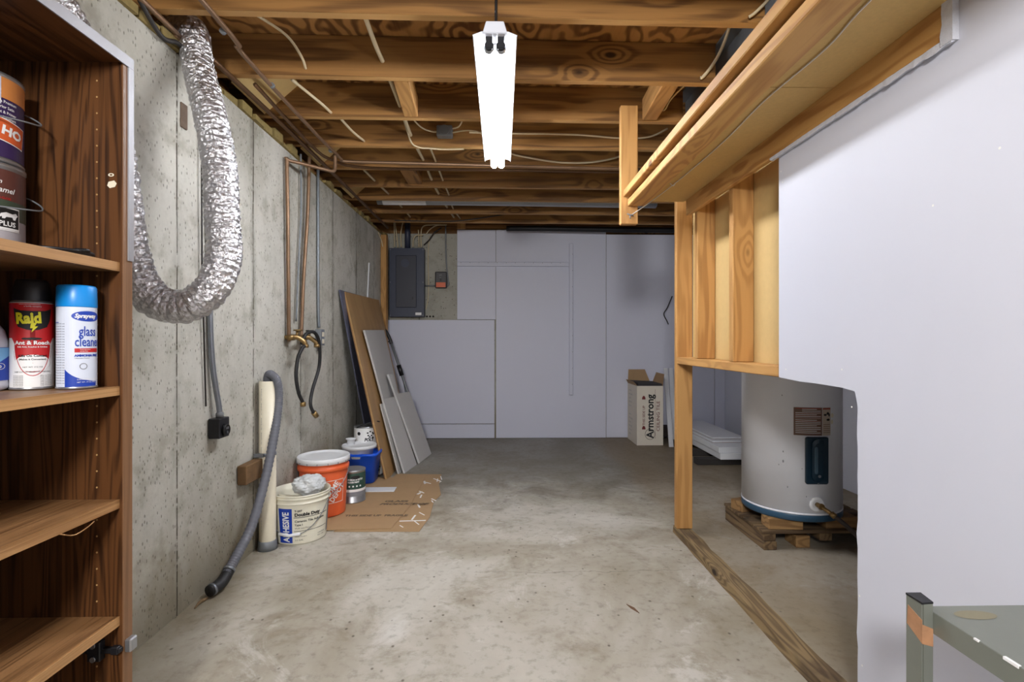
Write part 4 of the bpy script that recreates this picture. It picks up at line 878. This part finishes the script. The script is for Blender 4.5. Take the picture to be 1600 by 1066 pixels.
# debris inside
obj('dried_residue', MB().lathe([(.128, .15), (.126, .155), (.02, .158)], c, 36), plain('grey_residue', (120, 116, 104), .9, var=.3, sc=30, bump=.8), T)
tag(obj('wooden_stick', MB().box(c[0]-.12, c[0]+.05, c[1]-.012, c[1]+.012, .215, .222, rot=Matrix.Rotation(.5, 3, 'Z') @ Matrix.Rotation(.25, 3, 'Y')), pvc), 'flat pale stirring stick inside the adhesive pail', 'stick')
bm = bmesh.new(); bmesh.ops.create_icosphere(bm, subdivisions=5, radius=1)
for v in bm.verts:
    q = v.co.copy(); n_ = mnoise.noise(q*1.7)*.22+abs(mnoise.noise(q*4.2))*.20+mnoise.noise(q*9)*.06
    q *= 1+n_; v.co = Vector((q.x*.083, q.y*.074, q.z*.055))
mb = MB(); bm.verts.ensure_lookup_table(); mb.add([v.co+Vector((c[0]+.045, c[1]+.01, .282)) for v in bm.verts], [tuple(v.index for v in f.verts) for f in bm.faces], True); bm.free()
tag(obj('plastic_bag', mb, bag_m), 'crumpled white plastic bag stuffed in the adhesive pail', 'bag')
# orange bucket
c = (-1.115, 3.19, ZC); rt, rb, hh = .148, .130, .352
T = thing('orange_bucket', c, 'orange five-gallon bucket with a white lid', 'bucket')
obj('bucket_body', MB().lathe([(rb-.006, 0), (rb, .004), (rb, .010), (.1435, .272), (.1435, .276), (.153, .278), (.1535, .300), (.151, .302), (.146, .303), (.146, .318), (.1515, .320), (.1515, .328), (.147, .330), (.147, .338)], c, 56), orange, T)
ld = obj('lid', MB().lathe([(.150, .322), (.1555, .324), (.1575, .340), (.1570, .354), (.153, .358), (.146, .358), (.143, .352), (.10, .351), (.06, .353), (.01, .354)], c, 60), white_pl, T)
mb = MB()
for k in range(16):
    t = 2*pi*k/16+.1; x, y_ = c[0]+.1575*sin(t), c[1]-.1575*cos(t)
    mb.box(x-.0015, x+.0015, y_-.003, y_+.003, c[2]+.324, c[2]+.336, rot=Matrix.Rotation(t, 3, 'Z'))
obj('lid_notch', mb, ink_gr, ld)
R2 = lambda v: .130+(.1435-.130)*(v-.01)/.262
A0 = .8
fr = [(-.062, .085), (.062, .085), (.062, .225), (-.062, .225)]
S = Sheet()
for (x0, y0, x1, y1) in ((-.062, .085, .062, .088), (-.062, .222, .062, .225), (-.062, .085, -.059, .225), (.059, .085, .062, .225)): S.rect(x0, y0, x1, y1, 12 if x1-x0 > .1 else 1, 1)
S.text('THE', -.055, .150, .030, .9, .0006, rot=.9); S.text('HOME', -.040, .112, .046, .88, .0012, rot=.9); S.text('DEPOT', -.008, .088, .046, .80, .0012, rot=.9)
obj('lettering', S.bend(c, R2, A0, .0012), ink_w, T)
bail(c, .150, .290, .155, .99, steel, T, .15)
# green paint can
c = (-1.002, 3.425, ZC)
T = paint_can('paint_can', c, .083, .212, can_metal, 'green gallon paint can standing right of the orange bucket')
obj('label_wrap', Sheet().rect(-.24, .045, .24, .195, 60).bend(c, .081, 0), ink_g, T)
obj('label_band', Sheet().rect(-.24, .045, .24, .085, 60).bend(c, .0813, 0), ink_gr, T)
obj('label_band', Sheet().rect(-.24, .075, .24, .092, 60).bend(c, .0816, 0), ink_w, T)
S = Sheet().text('PORCH & PATIO', -.03, .150, .016, .85, .0008).text('FLOOR PAINT', -.03, .134, .014, .85, .0008)
for k in range(4): S.ell(-.02+k*.024, .112, .006, .006, 12)
obj('lettering', S.bend(c, .0812, .25), ink_w, T)
obj('label_patch', Sheet().ell(.02, .170, .03, .012, 20).bend(c, .0814, .25), ink_k, T)
# blue bucket (rounded rectangle)
def rrect(cx, cy, hx, hy, rad, z, n=6):
    o = []
    for sx, sy, a0 in ((1, 1, 0), (-1, 1, pi/2), (-1, -1, pi), (1, -1, 1.5*pi)):
        for k in range(n+1):
            t = a0+pi/2*k/n; o.append((cx+sx*(hx-rad)+rad*cos(t), cy+sy*(hy-rad)+rad*sin(t), z))
    return o
def rloft(levels):
    n = len(levels[0]); vs = [q for l in levels for q in l]
    fs = [(j*n+k, j*n+(k+1) % n, (j+1)*n+(k+1) % n, (j+1)*n+k) for j in range(len(levels)-1) for k in range(n)]
    fs += [tuple(range(n-1, -1, -1)), tuple((len(levels)-1)*n+k for k in range(n))]
    return MB().add(vs, fs, True)
bx, by = -1.068, 3.895
L = [rrect(bx, by, .098, .085, .045, ZC), rrect(bx, by, .106, .09, .05, ZC+.006), rrect(bx, by, .128, .104, .05, ZC+.205), rrect(bx, by, .136, .112, .055, ZC+.207), rrect(bx, by, .137, .113, .055, ZC+.226), rrect(bx, by, .126, .102, .05, ZC+.227), rrect(bx, by, .122, .099, .05, ZC+.18)]
T = thing('blue_bucket', (bx, by, ZC), 'bright blue plastic bucket behind the green can', 'bucket')
obj('bucket_body', rloft(L), blue_pl, T)
obj('spout_lip', MB().prism([(bx-.03, by-.118, ZC+.226), (bx+.03, by-.118, ZC+.226), (bx+.02, by-.105, ZC+.226), (bx-.02, by-.105, ZC+.226)], (0, 0, -.018)), blue_pl, T)
c = (-1.088, 3.885, ZC+.19)
o = obj('white_tub', MB().lathe([(.085, 0), (.098, .004), (.108, .070), (.127, .072), (.130, .090), (.126, .098), (.118, .098), (.112, .088), (.02, .086)], (-1.088, 3.885, ZC+.185), 48), white_pl); tag(o, 'round white tub sitting in the blue bucket', 'tub')
tag(obj('white_cup', MB().lathe([(.025, 0), (.027, .002), (.030, .038), (.038, .040), (.039, .046), (.036, .047), (.028, .036), (.01, .03)], (-1.165, 3.93, ZC+.272), 30), white_pl), 'small white cup standing on the white tub', 'cup')
# two white gallon cans
GC = 'white paint cans stacked behind the blue bucket'
c1_, c2_ = (-1.04, 4.09, ZC), (-1.088, 4.09, ZC+.196)
T = paint_can('paint_can', c1_, .084, .193, can_metal, 'lower white gallon can right of the blue bucket')
obj('label_wrap', Sheet().rect(-.24, .010, .24, .184, 60).bend(c1_, .082, 0), ink_w, T)
S = Sheet(); 
for k in range(5): S.text(('GAL', 'semi', 'fill', 'clean', '128')[k], .02, .15-k*.028, .022, .9, .001)
obj('lettering', S.bend(c1_, .0824, .35), ink_k, T)
T = paint_can('paint_can', c2_, .098, .195, can_metal, 'upper white and black can with a wire handle, stacked by the leaning boards')
obj('label_wrap', Sheet().rect(-.29, .008, .29, .186, 70).bend(c2_, .096, 0), ink_w, T)
S = Sheet().ell(-.055, .145, .014, .014, 20).text('POLY', -.01, .085, .036, .8, .002, shear=.2)
for (x, z) in ((.015, .15), (.035, .16), (.055, .15), (.02, .13), (.045, .128), (.06, .14), (.03, .118), (.055, .113)): S.ell(x, z, .008, .006, 10)
obj('lettering', S.bend(c2_, .0964, .2), ink_k, T)
obj('label_band', Sheet().rect(.005, .062, .06, .074, 8).bend(c2_, .0964, .2), ink_r, T)
obj('label_band', Sheet().rect(.03, .010, .065, .055, 8).bend(c2_, .0964, .2), ink_g, T)
bail(c2_, .098, .19, -.045, .9, rubber, T, 1.0, .004)

# ================================================================== CEILING TILE BOX
T = thing('tile_box', (1.54, 5.4, 0), 'white cardboard ceiling tile box standing open against the far wall', 'box')
x0, x1, y0, y1, zt = 1.398, 1.67, 5.20, 5.585, .615
t = .004
mb = B(x0, x1, y0, y0+t, 0, zt).box(x0, x1, y1-t, y1, 0, zt).box(x0, x0+t, y0+t, y1-t, 0, zt).box(x1-t, x1, y0+t, y1-t, 0, zt).box(x0+t, x1-t, y0+t, y1-t, 0, t)
obj('carton', mb, box_w, T)
obj('top_flap', MB().prism([(x0, y1, zt), (x1-.02, y1, zt), (x1-.08, y1+.01, zt+.15), (x0+.01, y1+.01, zt+.15)], (0, -.004, 0)), card, T)
obj('top_flap', MB().prism([(x1, y0+.01, zt), (x1, y1-.01, zt), (x1+.04, y1-.03, zt+.12), (x1+.045, y0+.10, zt+.115)], (-.004, 0, 0)), card, T)
obj('top_flap', MB().prism([(x0, y0, zt), (x0, y1-.01, zt), (x0-.03, y1-.04, zt+.045), (x0-.03, y0+.05, zt+.045)], (.004, 0, 0)), card, T)
obj('dark_contents', B(x0+.012, x1-.012, y0+.012, y1-.02, .45, zt+.028, rot=Matrix.Rotation(.05, 3, 'Y')), plain('dark_tile_stack', (52, 50, 54), .8), T)
f = (x0, y0, 0)
S = Sheet().text('Armstrong', .170, .075, .104, .98, .0028, rot=pi/2); S.ell(.135, .115, .053, .056, 28, .93)
obj('lettering', S.plane(f, (1, 0, 0), (0, 0, 1)), ink_k, T)
S = Sheet().text('CEILING TILE', .235, .145, .048, 1.12, .0004, rot=pi/2).text('THIS SIDE UP', .082, .205, .034, 1.05, .0004, rot=pi/2)
for z in (.165, .475): S.poly([(.052, z), (.088, z), (.088, z+.012), (.082, z+.030), (.070, z+.040), (.058, z+.030), (.052, z+.012)])
obj('lettering', S.plane(f, (1, 0, 0), (0, 0, 1)), ink_m, T)
S = Sheet().rect(.188, .07, .1905, .58, 1, 1); obj('ruled_line', S.plane(f, (1, 0, 0), (0, 0, 1)), ink_m, T)
S = Sheet()
for k in range(11): S.text(('CLASS A', 'FIRE GUARD', '24 x 24', 'ITEM 1728', 'SQ FT 64')[k % 5], .06, .54-k*.042-(.05 if k > 4 else 0), .022, 1.2)
obj('lettering', S.plane((x0, y1, 0), (0, -1, 0), (0, 0, 1)), ink_gr, T)

# ================================================================== FAR RIGHT CORNER
for i, (l_, x, dy) in enumerate((('nearer white angle strip leaning behind the partition post', 1.70, 0.), ('farther white angle strip leaning behind the partition post', 1.76, .10))):
    a_, b_ = Vector((x, 5.10+dy, .003)), Vector((x+.10, 5.585, .78))
    d_ = (b_-a_)
    tag(obj('angle_strip', MB().prism([a_, a_+V3(.045, 0, 0), b_+V3(.045, 0, 0), b_], (0, .012, 0)), white_pl), l_, 'slat')
dark_w = plain('dark_lumber', (44, 40, 38), .8, var=.3)
for k, (y_, l_) in enumerate(((4.36, 'nearest dark lumber support under the white boards'), (4.70, 'middle dark lumber support under the white boards'), (5.15, 'farthest dark lumber support under the white boards'))):
    tag(obj('lumber_support', B(1.70+.02*k, 2.46, y_, y_+.09, 0, .055), dark_w, bevel=.003), l_, 'lumber')
tag(obj('dark_scrap', B(1.72, 1.83, 5.36, 5.56, .056, .155), plain('black_brown_scrap', (48, 38, 34), .8), bevel=.008), 'dark scrap block on the floor right of the tile box', 'scrap')
tag(obj('dark_scrap', B(2.02, 2.3, 4.10, 4.20, 0, .012), dark_w), 'thin dark strip lying before the white boards', 'scrap')
for k, (z0_, x_, y_, h_, l_) in enumerate(((.056, 1.885, 4.32, .055, 'bottom white shelf board of the stack behind the heater'), (.112, 1.875, 4.33, .05, 'second white shelf board of the stack behind the heater'))):
    tag(obj('white_board', B(x_, x_+.42, y_, y_+1.24, z0_, z0_+h_), white_pl, bevel=.003), l_, 'board')
for k, (z0_, x_, y_, l_) in enumerate(((.163, 1.90, 4.52, 'thin white board with a brown edge on the stack'), (.180, 1.93, 4.60, 'topmost thin white board on the stack'))):
    o = obj('thin_board', B(x_, x_+.30, y_, y_+.98, z0_+.003, z0_+.016), white_pl); tag(o, l_, 'board')
    obj('bare_edge', B(x_+.001, x_+.299, y_+.001, y_+.979, z0_, z0_+.003), hard_d, o)
# ================================================================== WATER HEATER
hx, hy, hr, zb = 1.60, 2.775, .246, .160
T = thing('water_heater', (hx, hy, zb), 'white electric water heater tank standing on pallet blocks', 'water heater')
obj('tank', MB().lathe([(hr, .035), (hr, 1.24), (hr-.006, 1.25), (hr-.04, 1.275), (.05, 1.29)], (hx, hy, zb), 88), tank_w, T)
obj('base_ring', MB().lathe([(hr-.03, 0), (hr-.002, .0), (hr+.0015, .004), (hr+.002, .030), (hr, .0345)], (hx, hy, zb), 88), tank_b, T)
obj('base_seam', MB().lathe([(hr+.0005, .0345), (hr+.002, .036), (hr+.002, .042), (hr+.0003, .044)], (hx, hy, zb), 88, cap=False), tank_w, T)
c = (hx, hy, 0); A = -.02
cv = MB(); n = 16
outl = []
for (cx, cz, a0) in ((.046, .583, 0), (-.046, .583, pi/2), (-.046, .366, pi), (.046, .366, 1.5*pi)):
    for k in range(6):
        t = a0+pi/2*k/5; outl.append((cx+.011*cos(t), cz+.011*sin(t)))
def bent(u, v, r_): return (hx+r_*sin(A+u/hr), hy-r_*cos(A+u/hr), v)
def bent_plate(outl, r0_, r1_, inset):
    cu = sum(q[0] for q in outl)/len(outl); cz = sum(q[1] for q in outl)/len(outl); m = len(outl)
    vs = [bent(u, v, r0_) for u, v in outl]+[bent(u, v, r1_-.003) for u, v in outl]+[bent(cu+(u-cu)*(1-inset), cz+(v-cz)*(1-inset*.5), r1_) for u, v in outl]
    fs = [(j*m+k, j*m+(k+1) % m, (j+1)*m+(k+1) % m, (j+1)*m+k) for j in range(2) for k in range(m)]+[tuple(2*m+k for k in range(m))]
    return MB().add(vs, fs)
ac = obj('access_cover', bent_plate(outl, hr-.001, hr+.012, .06), teal_k, T)
slot = []
for (cz, a0) in ((.555, 0), (.40, pi)):
    for k in range(9): t = a0+pi*k/8; slot.append((.0+.030*cos(t), cz+.030*sin(t)))
obj('cover_dome', bent_plate(slot, hr+.0115, hr+.020, .35), teal_k, ac)
slot = []
for (cz, a0) in ((.54, 0), (.415, pi)):
    for k in range(9): t = a0+pi*k/8; slot.append((-.012+.009*cos(t), cz+.009*sin(t)))
obj('cover_ridge', bent_plate(slot, hr+.0195, hr+.022, .3), plain('cover_grey', (64, 88, 104), .35), ac)
obj('cover_screw', MB().lathe([(.007, -.004), (.007, 0)], bent(.0, .400, hr+.022), 12, 'y').lathe([(.004, -.003), (.004, 0)], bent(.0, .36, hr+.012), 10, 'y'), steel, ac)
# labels (a0=-.02)
S = Sheet().rect(-.108, .600, .028, .742, 16, 2); obj('warning_label', S.bend(c, hr, A, .0006), ink_br, T)
S = Sheet().rect(.030, .600, .078, .742, 8, 2); obj('warning_label', S.bend(c, hr, A, .0006), plain('beige_label', (186, 172, 156), .5), T)
S = Sheet()
for k in range(14):
    S.rect(-.100+(.03 if k < 2 else 0), .732-k*.0092, .020-(.02 if k % 3 == 0 else 0), .7345-k*.0092, 14)
obj('lettering', S.bend(c, hr, A, .0012), ink_w, T)
S = Sheet().rect(-.100, .735, .020, .740, 14).rect(.032, .732, .076, .740, 6); 
for k in range(4): S.rect(-.104, .712-k*.013, .024, .7135-k*.013, 12)
obj('lettering', S.bend(c, hr, A, .0016), plain('label_red', (150, 70, 56), .5), T)
S = Sheet().ell(.045, .705, .009, .005, 12).ell(.060, .712, .008, .007, 12).ell(.068, .704, .005, .008, 12).ell(.062, .680, .010, .006, 12)
obj('pictogram', S.bend(c, hr, A, .0016), ink_k, T)
S = Sheet()
for k in range(5): S.rect(.034, .655-k*.010, .074, .6575-k*.010, 6)
obj('lettering', S.bend(c, hr, A, .0014), ink_br, T)
S = Sheet().ell(.090, .700, .010, .012, 12).ell(.088, .668, .008, .012, 12); obj('glue_residue', S.bend(c, hr, A, .0006), pvc, T)
S = Sheet()
for (u_, v_, r_) in ((-.155, .46, .006), (-.175, .44, .003), (-.155, .51, .004), (-.135, .33, .004), (-.16, .80, .003), (-.05, .29, .003), (-.07, .43, .0025)): S.ell(u_, v_, r_*.7, r_*1.3, 10)
obj('enamel_chips', S.bend(c, hr, A, .0005), ink_gr, T)
# drain valve
vx, vy, vz = bent(.0, .252, hr)
obj('valve_escutcheon', MB().lathe([(.036, .004), (.038, .0), (.036, -.006), (.026, -.009), (.02, -.004), (.008, -.003)], (vx, vy, vz), 28, 'y'), white_pl, T)
v_ = obj('drain_valve', MB().tube([(vx, vy-.002, vz), (vx, vy-.035, vz)], .012, 12).tube([(vx, vy-.030, vz), (vx+.02, vy-.055, vz-.016), (vx+.036, vy-.07, vz-.03)], .010, 12).lathe([(.015, -.042), (.016, -.034)], (vx, vy, vz), 14, 'y'), brass, T)
obj('valve_nut', MB().tube([(vx+.030, vy-.064, vz-.024), (vx+.044, vy-.078, vz-.037)], .0145, 10), brass, v_)
cable('drain_tube', [(vx+.040, vy-.075, vz-.033), (vx+.08, vy-.10, vz-.07), (vx+.14, vy-.12, vz-.13), (vx+.22, vy-.12, vz-.18), (vx+.35, vy-.1, vz-.2), (vx+.6, vy-.05, vz-.23)], .0105, plain('dark_bronze_hose', (62, 52, 48), .5), 'dark hose sloping from the water heater drain valve', 'hose', seg=10)
# pallet
T = thing('pallet', (1.65, 2.8, 0), 'dark weathered wooden pallet under the water heater', 'pallet')
PX0, PX1, PY0, PY1 = 1.350, 2.05, 2.575, 3.03
for k in range(4):
    y_ = PY0+k*.118
    obj('deck_board', B(PX0-.012+random.uniform(0, .006), PX1, y_, y_+.10, .086, .1025), pallet_x, T, bevel=.002)
for x in (PX0, 1.645, 1.96):
    obj('stringer', B(x, x+.065, PY0+.006, PY1, .046, .0855), pallet_m, T, bevel=.003)
    if x != 1.645: obj('runner', B(x, x+.07, PY0+.004, PY1, .0, .045), pallet_m, T, bevel=.004)
    else: obj('block', B(1.535, 1.61, PY0+.03, PY0+.14, .0, .062), block_m, T, bevel=.004)
for (a, b_, l_, rz) in (((1.385, 1.56), (2.585, 2.675), 'light wooden block under the left front of the heater', -.06), ((1.352, 1.44), (2.86, 2.95), 'light wooden block under the left rear of the heater', .3), ((1.685, 1.86), (2.60, 2.69), 'light wooden block under the right front of the heater', .05)):
    tag(obj('wood_block', B(a[0], a[1], b_[0], b_[1], .103, .1595, rot=Matrix.Rotation(rz, 3, 'Z')), block_m, bevel=.003), l_, 'block')

# ================================================================== STEEL TABLE
T = thing('steel_table', (.83, .6, 0), 'grey-green steel table corner with rusty leg at lower right', 'table')
TX0, TX1, TY1 = .732, .945, .862
obj('table_top', B(TX0, TX1, -.6, TY1, .617, .620), greentbl, T)
obj('apron', B(TX0-.001, TX0+.0015, -.6, TY1-.004, .584, .6195), greentbl, T)
obj('apron', B(TX0, TX1, TY1-.002, TY1, .584, .6165), greentbl, T)
obj('leg', B(TX0-.020, TX0-.0175, TY1-.018, TY1+.014, 0, .634).box(TX0-.0175, TX0+.008, TY1+.0115, TY1+.014, 0, .634).box(TX0-.0175, TX0-.0015, TY1-.020, TY1-.0175, 0, .634), greentbl, T)
obj('leg', B(TX1-.012, TX1-.009, TY1-.018, TY1+.014, 0, .616), greentbl, T)
obj('rust_patch', MB().prism([(TX0-.0205, TY1-.0205, .60), (TX0-.0015, TY1-.0205, .592), (TX0-.0015, TY1-.0205, .562), (TX0-.0205, TY1-.0205, .567)], (0, .0008, 0)).prism([(TX0-.0206, TY1-.020, .607), (TX0-.0206, TY1+.010, .618), (TX0-.0206, TY1+.012, .585), (TX0-.0206, TY1-.020, .567)], (.0008, 0, 0)), rust, T, label='orange rust below the top of the leg')
obj('leg_cap', MB().prism([(TX0-.021, TY1-.021, .634), (TX0-.0, TY1-.019, .634), (TX0+.006, TY1+.014, .634), (TX0-.021, TY1+.014, .634)], (0, 0, .003)), black_mt, T)
S = Sheet()
for (y_, l) in ((.70, .012), (.66, .02), (.76, .006), (.62, .008)): S.poly([(y_, -.0015), (y_+l, -.002), (y_+l*1.2, .001), (y_+.003, .0012)])
obj('paint_chip', S.plane((TX0-.0018, 0, .6185), (0, -1, 0), (0, 0, 1), eps=-.0002) if False else MB().box(TX0-.0022, TX0+.0025, .70, .722, .6165, .6208).box(TX0-.0022, TX0+.001, .76, .768, .618, .6208).box(TX0-.0022, TX0+.001, .655, .66, .618, .6208), ink_w, T)
obj('stain', Sheet().ell(TX0+.062, .832, .035, .014, 20).plane((0, 0, .6202), (1, 0, 0), (0, 1, 0), eps=.0003), plain('yellow_stain', (128, 122, 98), .5), T)
# ================================================================== LITTER
rng = random.Random(11)
tag(obj('leaf_scrap', MB().prism([(.51, 2.06, .001), (.535, 2.03, .001), (.545, 1.99, .001), (.52, 2.03, .001)], (0, 0, .003)), plain('brown_scrap', (96, 68, 44), .8)), 'brown leaf-shaped scrap on the floor left of the sill', 'debris')
